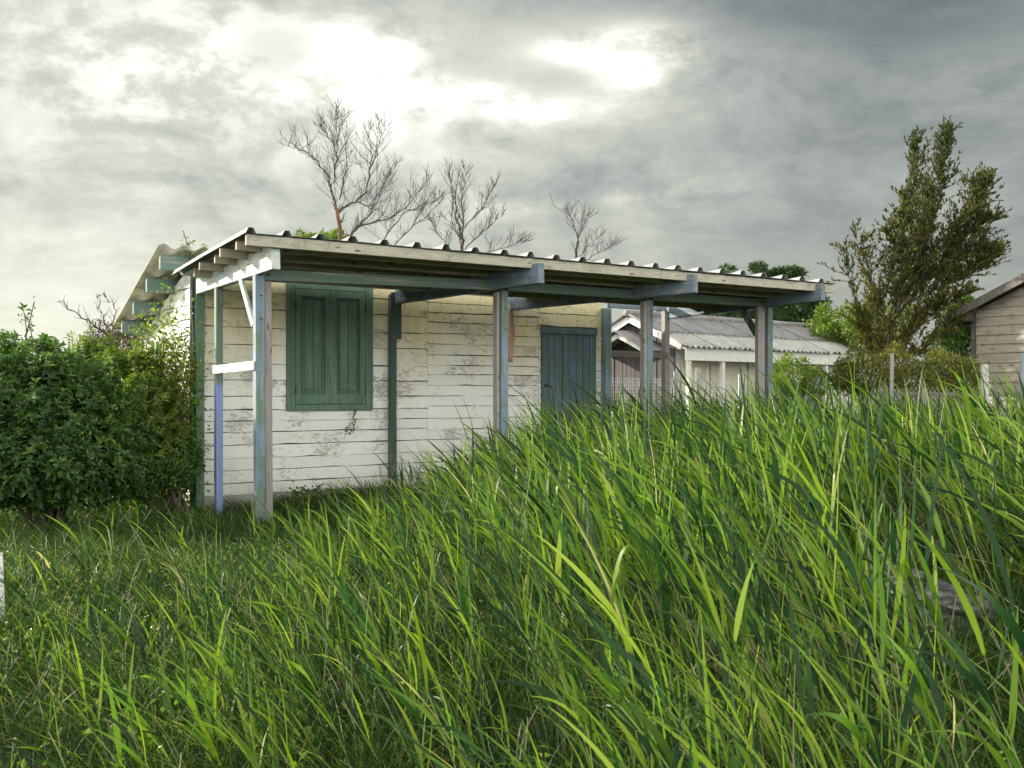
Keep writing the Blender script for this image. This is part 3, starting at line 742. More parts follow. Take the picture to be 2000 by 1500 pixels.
# ------------------------------------------------------------------ log, broken board, scraps
def log():
    base = Vector((2.48, 6.35, 0)); r = random.Random(6); n, k = 14, 26; v, f = [], []
    ax = Vector((.90, -.12, .0)).normalized(); sd = Vector((.12, .9, 0)).normalized(); up = Vector((0, 0, 1))
    for i in range(n + 1):
        a = i / n; c = base + ax * (a * .66 - .22) + up * (.29 - .17 * a)
        rr = .185 - .07 * a
        for j in range(k):
            th = 2 * math.pi * j / k
            q = rr * (1 + .16 * math.sin(3 * th + 1) + .12 * math.sin(7 * th + i * .2) + .10 * math.sin(13 * th + 2) + r.uniform(-.05, .05)) * (1.0 if i else r.uniform(.35, 1.2))
            v.append(tuple(c + (sd * math.cos(th) + up * math.sin(th)) * q - ax * (.08 * r.random() if i == 0 else 0)))
    for i in range(n):
        for j in range(k): f.append((i * k + j, i * k + (j + 1) % k, (i + 1) * k + (j + 1) % k, (i + 1) * k + j))
    f += [tuple(reversed(range(k))), tuple(n * k + j for j in range(k))]
    m, g, b, o = newmat('grey_rotten_log'); co = objco(g)
    gn = g.noise(g.scale(co, (3, 26, 26)), 1.3, 7, .7, .6)
    c = g.ramp(gn, [(.3, (.02, .02, .022)), (.48, (.13, .13, .14)), (.66, (.44, .43, .43))])
    g.set(b.inputs['Base Color'], c); b.inputs['Roughness'].default_value = .9; bump(g, b, gn, 1.0, .03)
    mb = MB(); mb.v, mb.f = v, f
    tag(mb.build('log', m), 'grey rotting log lying in the reeds', 'log')
log()
b = MB(); A = W(4, 1150, 6.9); A.z = .30
b.bar(A + Vector((-.25, .35, .10)), A + Vector((.10, -.35, -.22)), .16, .035)
tag(b.build('plank', M['pale_post'], None, bevel=.004), 'pale broken plank in the grass at the left edge', 'plank')
M['litter'] = plain_mat('pale_litter', (.7, .72, .74), (.8, .8, .8), 9, .6)
p = W(1588, 930, 10.5)
v = [(p.x + .09 * math.cos(a) * q, p.y + .05 * math.sin(a), p.z + .05 * math.sin(a * 1.0) * q + .02 * math.sin(a * 3)) for a, q in [(i * math.pi / 5, 1 + .3 * (i % 2)) for i in range(10)]]
b = MB(); b.v = v; b.f = [tuple(range(10))]
tag(b.build('plastic_scrap', M['litter'], None, solid=.004), 'scrap of white plastic caught among the reeds', 'litter')

# ------------------------------------------------------------------ foliage
def leaves(name, C, D, N, length, width, mat, parent=None, tint=None, fold=.25, curl=.15):
    """one small folded leaf (four triangles) at each point C along D"""
    n = len(C); D = unit(D); Sd = unit(np.cross(D, N)); Nn = np.cross(Sd, D)
    L = length[:, None]; Wd = width[:, None]
    b0 = C; tip = C + D * L - Nn * L * curl; m0 = C + D * L * .45 - Nn * L * curl * .15
    l = m0 + Sd * Wd * .5 + Nn * Wd * fold; rr = m0 - Sd * Wd * .5 + Nn * Wd * fold
    V = np.stack([b0, l, tip, rr, m0], 1).reshape(-1, 3); o = (np.arange(n) * 5)[:, None]
    Fq = np.concatenate([o + np.array([[0, 4, 1]]), o + np.array([[1, 4, 2]]), o + np.array([[0, 3, 4]]), o + np.array([[3, 2, 4]])])
    if tint is None: tint = rng.random(n)
    return raw_mesh(name, V, Fq, mat, parent, tint=np.repeat(tint, 5), smooth=False)
def lump_points(lumps, n, shell=.55):
    """points in the outer part of overlapping ellipsoids, with outward directions"""
    vol = np.array([l[1][0] * l[1][1] + l[1][0] * l[1][2] + l[1][1] * l[1][2] for l in lumps]); cnt = (vol / vol.sum() * n).astype(int)
    P, O = [], []
    for (c, rad), k in zip(lumps, cnt):
        d = unit(rng.normal(size=(k, 3))); ph = rng.random(3) * 6
        wob = 1 + .16 * np.sin(d[:, 0] * 5 + ph[0]) * np.sin(d[:, 1] * 5 + ph[1]) + .12 * np.sin(d[:, 2] * 9 + ph[2]) * np.sin(d[:, 0] * 8 + ph[1])
        q = (1 - (1 - shell) * rng.random(k) ** 1.6) * wob + (rng.random(k) < .10) * rng.random(k) * .30
        P.append(np.array(c) + d * q[:, None] * np.array(rad)); O.append(unit(d / np.array(rad)))
    return np.concatenate(P), np.concatenate(O)
def twig_tube(mb, p, d, L, r, n=5, wob=.12, rr=None):
    rr = rr or random; pts = [p]; d = d.normalized()
    for i in range(n):
        d = (d + Vector((rr.gauss(0, wob), rr.gauss(0, wob), rr.gauss(0, wob) + .02))).normalized(); pts.append(pts[-1] + d * (L / n))
    mb.tube(pts, [r * (1 - .75 * i / n) for i in range(n + 1)], 4); return pts
def bush(name, label, lumps, nleaf, lsize, mat, base, cat='shrub', stems=7, up=.5, seed=1, bark='bark', wr=.42, ros=1):
    root = empty(name, base); rr = random.Random(seed); B = np.array(base)
    tag(root, label, cat); core_ = list(lumps); lumps = [(c, tuple(q * .86 for q in rad)) for c, rad in lumps]
    for c, rad in core_:                     # smaller clumps break the outline
        for i in range(5):
            d = Vector((rr.gauss(0, 1), rr.gauss(0, 1), rr.gauss(.35, .8))).normalized(); f = rr.uniform(.20, .42); m0 = min(rad) * f
            lumps.append(((c[0] + d.x * rad[0] * .95, c[1] + d.y * rad[1] * .95, c[2] + d.z * rad[2] * 1.0), (m0, m0, m0 * rr.uniform(.8, 1.5))))
    P, O = lump_points(lumps, nleaf // ros)
    k = P[:, 2] > .03; P, O = P[k], O[k]; tint = None; shoots = []
    if ros > 1:
        for i in range(26):
            c, rad = rr.choice(core_); d = Vector((rr.gauss(0, .7), rr.gauss(-.3, .6), rr.gauss(.9, .5))).normalized()
            p = Vector((c[0] + d.x * rad[0] * .9, c[1] + d.y * rad[1] * .9, c[2] + d.z * rad[2] * .9)); e = (d + Vector((rr.gauss(0, .3), rr.gauss(0, .3), .5))).normalized(); L = rr.uniform(.22, .5)
            q = [p, p + e * L * .5, p + e * L + Vector((rr.gauss(0, .05), 0, -.03))]; shoots.append(q); m_ = rr.randint(3, 7)
            add = np.array([tuple(q[0].lerp(q[2], (a + 1) / m_)) for a in range(m_)]); P = np.concatenate([P, add]); O = np.concatenate([O, np.tile(np.array(e), (m_, 1))])
    if ros > 1:                              # leaves in whorls at the shoot tips
        ax = unit(O * .7 + np.array([0, 0, .7]) + rng.normal(size=O.shape) * .35); m_ = len(P); sz = rng.uniform(.6, 1.3, m_)
        e1 = unit(np.cross(ax, rng.normal(size=ax.shape))); e2 = np.cross(ax, e1); PP, DD, NN, SS, TT = [], [], [], [], []
        ctint = rng.beta(1.6, 2.2, m_)
        for q in range(ros):
            th = q * 2.4 + rng.normal(size=m_) * .25; inner = q / ros
            rad = e1 * np.cos(th)[:, None] + e2 * np.sin(th)[:, None]
            DD.append(unit(rad * (1.0 - .55 * inner) + ax * (.15 + .8 * inner))); NN.append(unit(ax - rad * .3))
            PP.append(P + ax * (lsize * .5 * inner)); SS.append(sz * (1.1 - .5 * inner) * rng.uniform(.8, 1.2, m_)); TT.append(np.clip(ctint + .22 * inner + rng.normal(size=m_) * .08, 0, 1))
        P, D, N = np.concatenate(PP), np.concatenate(DD), np.concatenate(NN); tint = np.concatenate(TT); ln = lsize * np.concatenate(SS); n = len(P)
        leaves('crown', P - B, D, N, ln, ln * wr, M[mat], root, tint=tint)
    else:
      n = len(P); D = unit(O + rng.normal(size=(n, 3)) * .55 + np.array([0, 0, up])); N = unit(O * .6 + np.array([0, 0, .8]) + rng.normal(size=(n, 3)) * .35)
      ln = lsize * rng.uniform(.65, 1.35, n)
      leaves('crown', P - B, D, N, ln, ln * wr * rng.uniform(.8, 1.2, n), M[mat], root)
    mb = MB()
    for q in shoots: mb.tube([a - Vector(base) for a in q], [.006, .005, .003], 4)
    for (c, rad) in core_:
        for i in range(max(2, stems // len(core_) + 1)):
            t = Vector(c) - Vector(base) + Vector((rr.uniform(-.5, .5) * rad[0], rr.uniform(-.5, .5) * rad[1], rr.uniform(.2, .8) * rad[2]))
            s = Vector((rr.uniform(-.2, .2), rr.uniform(-.2, .2), 0)); m_ = s.lerp(t, .5) + Vector((rr.uniform(-.15, .15), rr.uniform(-.15, .15), .1))
            mb.tube([s, m_, t], [.03, .018, .008], 5)
    mb.build('stem', M[bark], root, smooth=True)
    return root
M['bark'] = plain_mat('grey_brown_bark', (.075, .06, .05), (.15, .125, .10), 14, .9, .5)
M['bark_red'] = plain_mat('rusty_bark', (.10, .07, .055), (.22, .13, .06), 7, .9, .4)
M['twig'] = plain_mat('dark_twig', (.045, .038, .035), (.09, .075, .065), 10, .9, 0)
M['leaf_bush'] = leaf_mat('bush_leaf', [(0, (.022, .060, .022)), (.4, (.050, .115, .032)), (.75, (.105, .20, .045)), (1, (.20, .28, .06))], .38, rough=.42)
M['leaf_vine'] = leaf_mat('climber_leaf', [(0, (.07, .14, .02)), (.5, (.15, .23, .03)), (1, (.27, .33, .05))], .42, rough=.42)
M['leaf_back'] = leaf_mat('yellow_green_hedge_leaf', [(0, (.045, .095, .02)), (.4, (.11, .18, .03)), (1, (.25, .32, .06))], .40)  # light yellow green leaves of the hedges and the shrub by the wall
M['leaf_pine'] = leaf_mat('pine_needle', [(0, (.02, .05, .018)), (.6, (.04, .085, .022)), (1, (.08, .125, .03))], .15, rough=.6)
M['leaf_dead'] = leaf_mat('dead_leaf', [(0, (.05, .04, .03)), (.6, (.13, .10, .065)), (1, (.22, .17, .11))], .15, rough=.8, tcol=(1, .9, .7))
M['leaf_gold'] = leaf_mat('golden_shrub_leaf', [(0, (.05, .075, .02)), (.5, (.13, .14, .03)), (1, (.26, .23, .05))], .38)
M['leaf_tree'] = leaf_mat('olive_tree_leaf', [(0, (.035, .055, .016)), (.5, (.095, .11, .025)), (.85, (.18, .165, .035)), (1, (.27, .22, .05))], .42, rough=.5, spec=.25, tcol=(1.2, 1.1, .4))

E = lambda px, py, Y, rx, ry, rz: (tuple(W(px, py, Y)), (rx, ry, rz))
bush('shrub', 'dense dark green shrub filling the left edge', [E(30, 765, 11.6, .55, .6, .50), E(95, 815, 11.6, .62, .7, .62), E(10, 860, 11.4, .8, .8, .62), E(160, 830, 11.9, .6, .7, .55), E(130, 900, 11.5, .62, .6, .40), E(230, 880, 12.4, .45, .5, .5), E(65, 715, 12.4, .42, .5, .32), E(-60, 780, 11.6, .6, .7, .8), E(40, 915, 11.4, .8, .6, .30), E(170, 915, 11.6, .6, .6, .28), E(60, 950, 11.5, .70, .5, .26), E(165, 948, 11.7, .50, .5, .26), E(240, 935, 12.2, .38, .4, .26), E(-30, 945, 11.4, .5, .5, .3)], 52000, .084, 'leaf_bush', (-5.1, 11.8, 0), seed=2, wr=.5, ros=6)
bush('shrub', 'bright green shrub between the dark bush and the shack wall', [E(250, 745, 13.6, .42, .5, .42), E(205, 718, 14.0, .40, .5, .34), E(300, 800, 13.2, .40, .5, .45), E(270, 860, 12.9, .42, .45, .42), E(160, 740, 13.8, .4, .4, .32), E(330, 880, 12.8, .30, .4, .40)], 24000, .07, 'leaf_back', (-4.7, 13.4, 0), seed=3, wr=.46, ros=6)
bush('shrub', 'low shrub at the foot of the shack corner', [E(330, 925, 12.5, .30, .35, .20), E(365, 900, 12.9, .20, .25, .26), E(290, 930, 12.3, .28, .3, .18)], 7000, .05, 'leaf_bush', (-4.05, 12.6, 0), seed=4, wr=.45, stems=3)
bush('shrub', 'brown dead leaved shrub behind the shack end wall', [E(250, 690, 17.0, .55, .5, .55), E(225, 720, 17.2, .5, .5, .6), E(270, 740, 17.0, .45, .5, .5)], 12000, .05, 'leaf_dead', (-6.2, 17.2, 0), seed=5, up=.1)

# climber running up the corner of the shack
def climber():
    base = shack_pt(-.25, WS + .1, 0); root = empty('climber', base); rr = random.Random(9)
    tag(root, 'yellow green climber scrambling up the left corner of the shack', 'climber')
    mb = MB(); P, D = [], []
    for i in range(74):
        p = Vector((rr.uniform(-.55, .12), rr.uniform(-.5, .3), 0)) + Vector((0, 0, rr.uniform(0, .3))); d = Vector((rr.uniform(-.1, .12), rr.uniform(-.1, .1), 1))
        hgt = rr.uniform(.8, 2.2) if rr.random() < .86 else rr.uniform(2.0, 2.7); n = int(hgt / .09); pts = [p]
        for j in range(n):
            z = pts[-1].z
            tgt = Vector((.10, -.02, 0)) if z < 2.4 else Vector((.0, .0, 0))
            pull = (tgt - pts[-1]) * .12; pull.z = 0
            d = (d * .8 + Vector((rr.gauss(0, .28), rr.gauss(0, .28), .45 + rr.gauss(0, .2))) + pull).normalized(); q = pts[-1] + d * .10
            q.x = max(-1.0 if q.z < 1.9 else -.42, min(q.x, .26)); q.y = max(-.62, min(q.y, .5 if q.z < 1.9 else .12))
            loc = q
            # keep off the wall: stay left of the end boards or in front of the corner
            pts.append(q)
            for e in range(rr.choice((2, 3, 4))):
                P.append(tuple(q + Vector((rr.gauss(0, .07), rr.gauss(0, .07), rr.gauss(0, .06))))); D.append((rr.gauss(-.25, .6), rr.gauss(-.5, .6), rr.gauss(.3, .5)))
        mb.tube(pts, [.008 * (1 - .6 * j / len(pts)) for j in range(len(pts))], 3)
    mb.build('stem', M['bark_red'], root)
    P, D = np.array(P), np.array(D); extra = 5
    P = np.concatenate([P] + [P[: len(P) * 2 // 3] + rng.normal(size=(len(P) * 2 // 3, 3)) * .09 for _ in range(3)]); D = np.concatenate([D, D[:len(P) - len(D)]]) if len(P) < 2 * len(D) else np.concatenate([D, rng.normal(size=(len(P) - len(D), 3)) + np.array([-.25, -.5, .3])])
    n = len(P); N = rng.normal(size=(n, 3)) * .5 + np.array([-.5, -.4, .7]); ln = .062 * rng.uniform(.6, 1.35, n)
    leaves('crown', P, D, N, ln, ln * .48, M['leaf_vine'], root)
climber()
def sprig(name, label, cat, base, shoots, leaf, lsize, per, seed, spread=.05):
    root = empty(name, base); tag(root, label, cat); rr = random.Random(seed); mb = MB(); P, D = [], []
    for (q, r0) in shoots:
        pts = [Vector(a) - base for a in q]; mb.tube(pts, [r0 * (1 - .6 * i / len(pts)) for i in range(len(pts))], 4)
        for a, c in zip(pts[:-1], pts[1:]):
            for k in range(per):
                p = a.lerp(c, rr.random()); P.append(tuple(p + Vector((rr.gauss(0, spread), rr.gauss(0, spread), rr.gauss(0, spread))))); D.append(tuple((c - a).normalized() + Vector((rr.gauss(0, .7), rr.gauss(0, .7), rr.gauss(0, .6)))))
    mb.build('stem', M['twig'], root)
    P, D = np.array(P), np.array(D); n = len(P); ln = lsize * rng.uniform(.6, 1.3, n)
    leaves('crown', P, D, rng.normal(size=(n, 3)) + np.array([0, -.4, .8]), ln, ln * .5, M[leaf], root)
    return root
sprig('climber_shoot', 'leafy shoot poking above the roof at the left corner', 'climber', W(372, 500, 14.0), [([W(372, 500, 14), W(366, 478, 14), W(358, 452, 14)], .008), ([W(375, 500, 14), W(392, 488, 14), W(405, 480, 14)], .006), ([W(372, 500, 14), W(362, 490, 14), W(372, 470, 14)], .005)], 'leaf_vine', .055, 9, 3, .03)
sprig('sapling', 'thin leafy sprig standing above the left shrub', 'sapling', W(48, 680, 12.2), [([W(48, 690, 12.2), W(52, 650, 12.2), W(60, 620, 12.2), W(67, 588, 12.2)], .010), ([W(52, 650, 12.2), W(50, 630, 12.2), W(46, 607, 12.2)], .006)], 'leaf_bush', .06, 6, 4, .03)
sprig('wall_vine', 'small trailing vine on the wall under the shutter', 'climber', W(690, 798, 14.86), [([W(693, 797, 14.84), W(690, 815, 14.82), W(694, 828, 14.83), W(688, 846, 14.84)], .004), ([W(694, 828, 14.83), W(684, 835, 14.83), W(676, 848, 14.84)], .003)], 'leaf_bush', .05, 6, 5, .02)
sprig('wall_weed', 'leafy weed rooted at the foot of the shack wall', 'weed', W(600, 985, 14.2), [([W(600, 985, 14.2), W(590, 965, 14.1), W(575, 958, 14.05)], .006), ([W(600, 985, 14.2), W(612, 962, 14.1), W(630, 960, 14.1)], .006), ([W(600, 985, 14.2), W(600, 965, 14.1), W(598, 955, 14.1)], .006)], 'leaf_bush', .08, 14, 6, .05)

# ------------------------------------------------------------------ bare trees behind the roof
def bare_tree(name, label, Y, limbs, seed, twigs=9, tl=.55, bark='twig', depth=2):
    rr = random.Random(seed); p0 = W(*limbs[0][0][0], Y); base = Vector((p0.x, Y, 0))
    root = empty(name, base); tag(root, label, 'tree'); tk, br = MB(), MB()
    def grow(p, d, L, r, lev):
        n = 5; pts = [p]
        for i in range(n):
            d = (d + Vector((rr.gauss(0, .09), rr.gauss(0, .09), rr.gauss(0, .08) + .07))).normalized(); pts.append(pts[-1] + d * L / n)
        br.tube(pts, [max(.0026, r * (1 - .85 * i / n)) for i in range(n + 1)], 3)
        if lev > 0:
            for i in range(1, n + 1):
                for q in range(2 if rr.random() < .4 else 1):
                    grow(pts[i], (d + Vector((rr.gauss(0, .5), rr.gauss(0, .5), rr.gauss(.1, .35)))).normalized(), L * rr.uniform(.35, .62), max(.0035, r * .45), lev - 1)
    for li, (px, r0, r1) in enumerate(limbs):
        dy = 0.0 if li == 0 else rr.uniform(-.5, .5)
        pts = [W(a, c, Y) + Vector((0, dy * i / max(1, len(px) - 1), 0)) - base for i, (a, c) in enumerate(px)]
        fine = []
        for a, c in zip(pts[:-1], pts[1:]):
            for k in range(3): fine.append(a.lerp(c, k / 3) + Vector((rr.gauss(0, .018), rr.gauss(0, .02), rr.gauss(0, .018))))
        fine.append(pts[-1])
        if li == 0: fine = [Vector((pts[0].x + .05, 0, -.1))] + fine
        n = len(fine); rad = [(r0 + (r1 - r0) * (i / (n - 1))) * (.8 if li == 0 else .62) for i in range(n)]
        (tk if li == 0 else br).tube(fine, rad, 6)
        st = 1 if li else n * 2 // 3
        for i in range(st, n):
            for q in range(rr.choice((1, 1, 2, 2)) if i < n - 1 else 3):
                d = (fine[i] - fine[i - 1]).normalized(); L = tl * rr.uniform(.35, .95) * (1.0 if i < n * .75 else .55) * (1 if li else .6)
                grow(fine[i], (d * .7 + Vector((rr.gauss(0, .5), rr.gauss(0, .5), rr.gauss(.25, .3)))).normalized(), L, max(.0055, rad[i] * .32), depth - 1)
    tk.build('trunk', M[bark], root, smooth=True); br.build('crown', M['twig'], root)
bare_tree('bare_tree', 'tallest bare tree, orange stemmed, behind the roof', 21.5, [
    ([(668, 640), (668, 520), (664, 465), (661, 420), (655, 400)], .070, .045),
    ([(655, 400), (646, 372), (640, 345), (622, 318), (600, 300), (580, 292), (566, 288)], .034, .007),
    ([(646, 372), (652, 345), (655, 310), (650, 282), (640, 265), (628, 248), (618, 235)], .030, .007),
    ([(652, 340), (662, 310), (660, 285), (660, 255), (662, 230)], .022, .006),
    ([(663, 415), (680, 398), (700, 388), (714, 365), (722, 330), (722, 300), (718, 268), (717, 245)], .036, .007),
    ([(722, 330), (735, 300), (745, 270), (752, 250)], .020, .006),
    ([(662, 390), (672, 360), (678, 330), (680, 290), (676, 250)], .022, .006),
    ([(690, 395), (720, 400), (745, 372), (762, 350)], .02, .006)], 4, tl=.60, bark='bark_red')
bare_tree('bare_tree', 'spreading leafless tree just right of the tallest bare tree', 20.5, [
    ([(672, 640), (676, 500), (684, 462), (700, 440)], .05, .035),
    ([(700, 440), (725, 415), (738, 385), (750, 350), (768, 325)], .028, .006),
    ([(700, 440), (730, 438), (762, 425), (800, 400), (815, 375), (832, 358)], .024, .006),
    ([(740, 480), (770, 445), (795, 415), (830, 405), (860, 392)], .022, .006),
    ([(760, 490), (800, 450), (830, 430), (860, 405)], .02, .006)], 14, tl=.62, bark='twig')
bare_tree('bare_tree', 'upright bare tree rising behind the middle of the roof', 21.0, [
    ([(905, 640), (904, 520), (902, 480), (899, 455)], .05, .038),
    ([(899, 455), (893, 420), (890, 390), (884, 360), (878, 338)], .03, .006),
    ([(902, 470), (905, 430), (900, 395), (903, 360), (908, 335)], .026, .006),
    ([(903, 480), (890, 450), (882, 420), (884, 385)], .022, .006),
    ([(905, 445), (930, 420), (950, 395), (966, 370)], .018, .005),
    ([(905, 490), (935, 465), (958, 442), (980, 430)], .02, .005),
    ([(930, 500), (965, 490), (1000, 478), (1020, 470)], .014, .005),
    ([(890, 500), (870, 475), (850, 455), (842, 430)], .016, .005)], 24, tl=.5)
bare_tree('bare_tree', 'small bare tree farthest right above the porch roof', 23.0, [
    ([(1123, 640), (1125, 540), (1126, 500), (1129, 470)], .045, .03),
    ([(1129, 470), (1124, 440), (1114, 420), (1108, 406)], .022, .005),
    ([(1129, 470), (1136, 445), (1140, 425), (1150, 415)], .018, .005),
    ([(1128, 500), (1150, 480), (1165, 465), (1178, 455)], .012, .004),
    ([(1130, 520), (1160, 500), (1180, 492), (1190, 485)], .012, .004)], 34, tl=.45)
bare_tree('bare_branch', 'dead forked branches sticking out above the left shrubs', 15.0, [
    ([(225, 720), (222, 690), (215, 660), (195, 640)], .03, .022),
    ([(195, 640), (165, 620), (140, 605), (122, 590)], .02, .004),
    ([(215, 660), (214, 630), (212, 605), (217, 585)], .014, .004),
    ([(222, 690), (190, 660), (165, 640), (150, 625)], .014, .004),
    ([(218, 640), (230, 610), (228, 592), (216, 582)], .012, .004)], 44, tl=.22, depth=1)
bush('shrub', 'dry hedge top showing behind the roof below the bare trees', [E(635, 482, 24, .7, .8, .28), E(600, 480, 24, .5, .6, .22)], 5000, .09, 'leaf_back', (-4.1, 24, 0), seed=15)

# ------------------------------------------------------------------ leafy tree on the right
def leafy_tree():
    Y = 19.2; rr = random.Random(77); base = Vector(((1735 - 1000) / F * Y, Y, 0)); root = empty('leafy_tree', base)
    tag(root, 'slender leafy tree with olive brown leaves beside the silvery cabin', 'tree')
    tk, br = MB(), MB(); P, D = [], []
    limbs = [([(1738, 800), (1736, 700), (1740, 640), (1752, 600), (1765, 560)], .06, .03),
             ([(1752, 610), (1790, 540), (1820, 460), (1845, 370), (1862, 300), (1872, 250)], .035, .006),
             ([(1760, 580), (1772, 500), (1780, 420), (1785, 350), (1792, 280)], .028, .005),
             ([(1745, 630), (1800, 560), (1860, 500), (1905, 440), (1930, 385), (1942, 345)], .032, .005),
             ([(1760, 600), (1830, 560), (1880, 540), (1910, 510)], .024, .005),
             ([(1800, 560), (1860, 545), (1905, 525), (1925, 505)], .02, .005),
             ([(1738, 650), (1720, 600), (1700, 560), (1685, 510), (1665, 470)], .022, .004),
             ([(1735, 690), (1690, 640), (1660, 590), (1645, 540), (1638, 500)], .022, .004),
             ([(1742, 640), (1735, 560), (1730, 500), (1722, 460)], .022, .004),
             ([(1748, 620), (1758, 540), (1752, 460), (1745, 400)], .022, .004),
             ([(1790, 540), (1830, 480), (1872, 430), (1895, 370)], .02, .004),
             ([(1738, 700), (1780, 640), (1830, 600), (1870, 580)], .02, .004),
             ([(1760, 590), (1800, 530), (1815, 470), (1830, 410), (1838, 350)], .02, .004),
             ([(1770, 560), (1830, 520), (1870, 470), (1895, 450), (1915, 440)], .02, .004),
             ([(1745, 600), (1768, 540), (1790, 480), (1802, 420)], .02, .004),
             ([(1790, 560), (1840, 530), (1880, 500), (1900, 480)], .02, .004),
             ([(1738, 720), (1700, 690), (1680, 650), (1668, 620)], .016, .004),
             ([(1738, 720), (1720, 670), (1712, 620), (1716, 580)], .016, .004),
             ([(1738, 720), (1790, 690), (1840, 650), (1868, 620)], .016, .004),
             ([(1738, 710), (1765, 660), (1790, 620), (1822, 590)], .016, .004)]
    dens = [0, 9, 6.5, 6, 6.5, 6, 3.0, 1.6, 6, 6, 7, 6, 6, 6, 6, 6, 6, 6, 7, 7]
    for li, (px, r0, r1) in enumerate(limbs):
        dy = 0 if li == 0 else rr.uniform(-.8, .8)
        pts = [W(a, c, Y) + Vector((0, dy * (i / (len(px) - 1)), 0)) - base for i, (a, c) in enumerate(px)]
        fine = []
        for a, c in zip(pts[:-1], pts[1:]):
            for k in range(4): fine.append(a.lerp(c, k / 4) + Vector((rr.gauss(0, .02), rr.gauss(0, .02), rr.gauss(0, .02))))
        fine.append(pts[-1]); n = len(fine)
        if li == 0: fine[0].z = -.1
        (tk if li == 0 else br).tube(fine, [r0 + (r1 - r0) * i / (n - 1) for i in range(n)], 6)
        if li == 0: continue
        for i in range(2, n):
            for q in range(int(dens[li]) + (rr.random() < dens[li] % 1)):
                d = ((fine[i] - fine[i - 1]).normalized() * .8 + Vector((rr.gauss(0, .55), rr.gauss(0, .55), rr.gauss(.45, .3)))).normalized()
                L = rr.uniform(.22, .70) * (1.0 if i < n - 3 else .55)
                tp = twig_tube(br, fine[i], d, L, .007, 4, .14, rr)
                for a, c in zip(tp[:-1], tp[1:]):
                    for e in range(rr.choice((3, 4, 4, 5))):
                        P.append(tuple(a.lerp(c, rr.random()) + Vector((rr.gauss(0, .02), rr.gauss(0, .02), 0)))); D.append(tuple((c - a).normalized() * .9 + Vector((rr.gauss(0, .5), rr.gauss(0, .5), rr.gauss(.3, .35)))))
    tk.build('trunk', M['bark'], root, smooth=True); br.build('branch', M['twig'], root)
    P, D = np.array(P), np.array(D); n = len(P); ln = .092 * rng.uniform(.6, 1.3, n)
    tint = np.clip(rng.beta(1.6, 1.8, n) - (P[:, 2] - 3.2) * .14, 0, 1)
    leaves('crown', P, D, rng.normal(size=(n, 3)), ln, ln * .36, M['leaf_tree'], root, tint=tint)
leafy_tree()
bush('shrub', 'yellow green shrub tangled in the fence under the leafy tree', [E(1690, 735, 16.4, .45, .5, .30), E(1655, 740, 16.6, .30, .4, .25), E(1780, 745, 16.6, .5, .5, .25), E(1840, 725, 17.0, .42, .5, .35), E(1745, 715, 17.2, .4, .5, .28), E(1880, 740, 17.0, .3, .5, .35)], 11000, .06, 'leaf_gold', (5.9, 16.8, 0), seed=16, up=.2)
bush('shrub', 'green hedge bush right of the porch end', [E(1650, 640, 27, .7, .7, .6), E(1610, 660, 27, .6, .7, .6), E(1700, 650, 26, .6, .7, .7), E(1740, 640, 27, .7, .6, .6)], 11000, .09, 'leaf_back', (8.5, 27, 0), seed=17)
bush('shrub', 'dark ivy clump beside the corner of the silvery cabin', [E(1875, 640, 19.6, .35, .4, .5), E(1860, 700, 19.4, .45, .4, .6), E(1885, 600, 19.8, .2, .3, .25)], 7000, .07, 'leaf_bush', (8.1, 19.7, 0), seed=18)
bush('shrub', 'bright weeds at the right corner of the white shed', [E(1545, 742, 20.5, .40, .4, .42), E(1595, 750, 20.5, .35, .4, .30), E(1520, 760, 20.2, .30, .4, .30)], 6000, .06, 'leaf_vine', (5.3, 20.5, 0), seed=19)
bush('shrub', 'small shrub left of the dark planked gable', [E(1192, 665, 26, .22, .3, .5), E(1186, 720, 26, .3, .3, .6)], 3000, .07, 'leaf_vine', (2.4, 26, 0), seed=29)
def pine(name, label, Y, trunk, clumps, seed):
    base = Vector((W(trunk, 768, Y).x, Y, 0)); lm = [(tuple(W(a, c, Y + dyy)), (rx, rx, rz)) for (a, c, dyy, rx, rz) in clumps]
    root = empty(name, base); tag(root, label, 'tree'); rr = random.Random(seed)
    P, O = lump_points(lm, 2600 * len(lm), .35); n = len(P)
    leaves('crown', P - np.array(base), O + rng.normal(size=(n, 3)) * .6 + np.array([0, 0, .6]), rng.normal(size=(n, 3)), .17 * rng.uniform(.6, 1.3, n), .05 * rng.uniform(.6, 1.3, n), M['leaf_pine'], root)
    mb = MB(); mb.tube([Vector((0, 0, -.1)), Vector((.1, 0, 2)), Vector((.05, 0, 3.6))], [.2, .16, .12], 8)
    tkk = mb.build('trunk', M['bark'], root, smooth=True); mb = MB()
    for (c, rad) in lm:
        q = Vector(c) - base; mb.tube([Vector((.08, 0, 2.6)), Vector((.08, 0, 2.6)).lerp(q, .5) + Vector((0, 0, -.25)), q], [.07, .05, .02], 5)
    mb.build('branch', M['bark'], root)
pine('pine_tree', 'dark pine with its crown between the middle porch posts', 36, 1400, [(1350, 615, 0, 1.0, .45), (1420, 600, .4, 1.1, .5), (1385, 640, -.3, 1.2, .55), (1450, 630, .3, 1.0, .6), (1420, 528, 0, .28, .11), (1330, 650, 0, .9, .5)], 3)
pine('pine_tree', 'dark umbrella pine with flat clumps above the right end of the porch roof', 37, 1540, [(1540, 535, 0, .55, .18), (1482, 524, 0, .30, .13), (1508, 540, .2, .25, .12), (1560, 600, 0, 1.0, .6), (1500, 640, -.3, .9, .6), (1580, 640, .3, .8, .5)], 4)

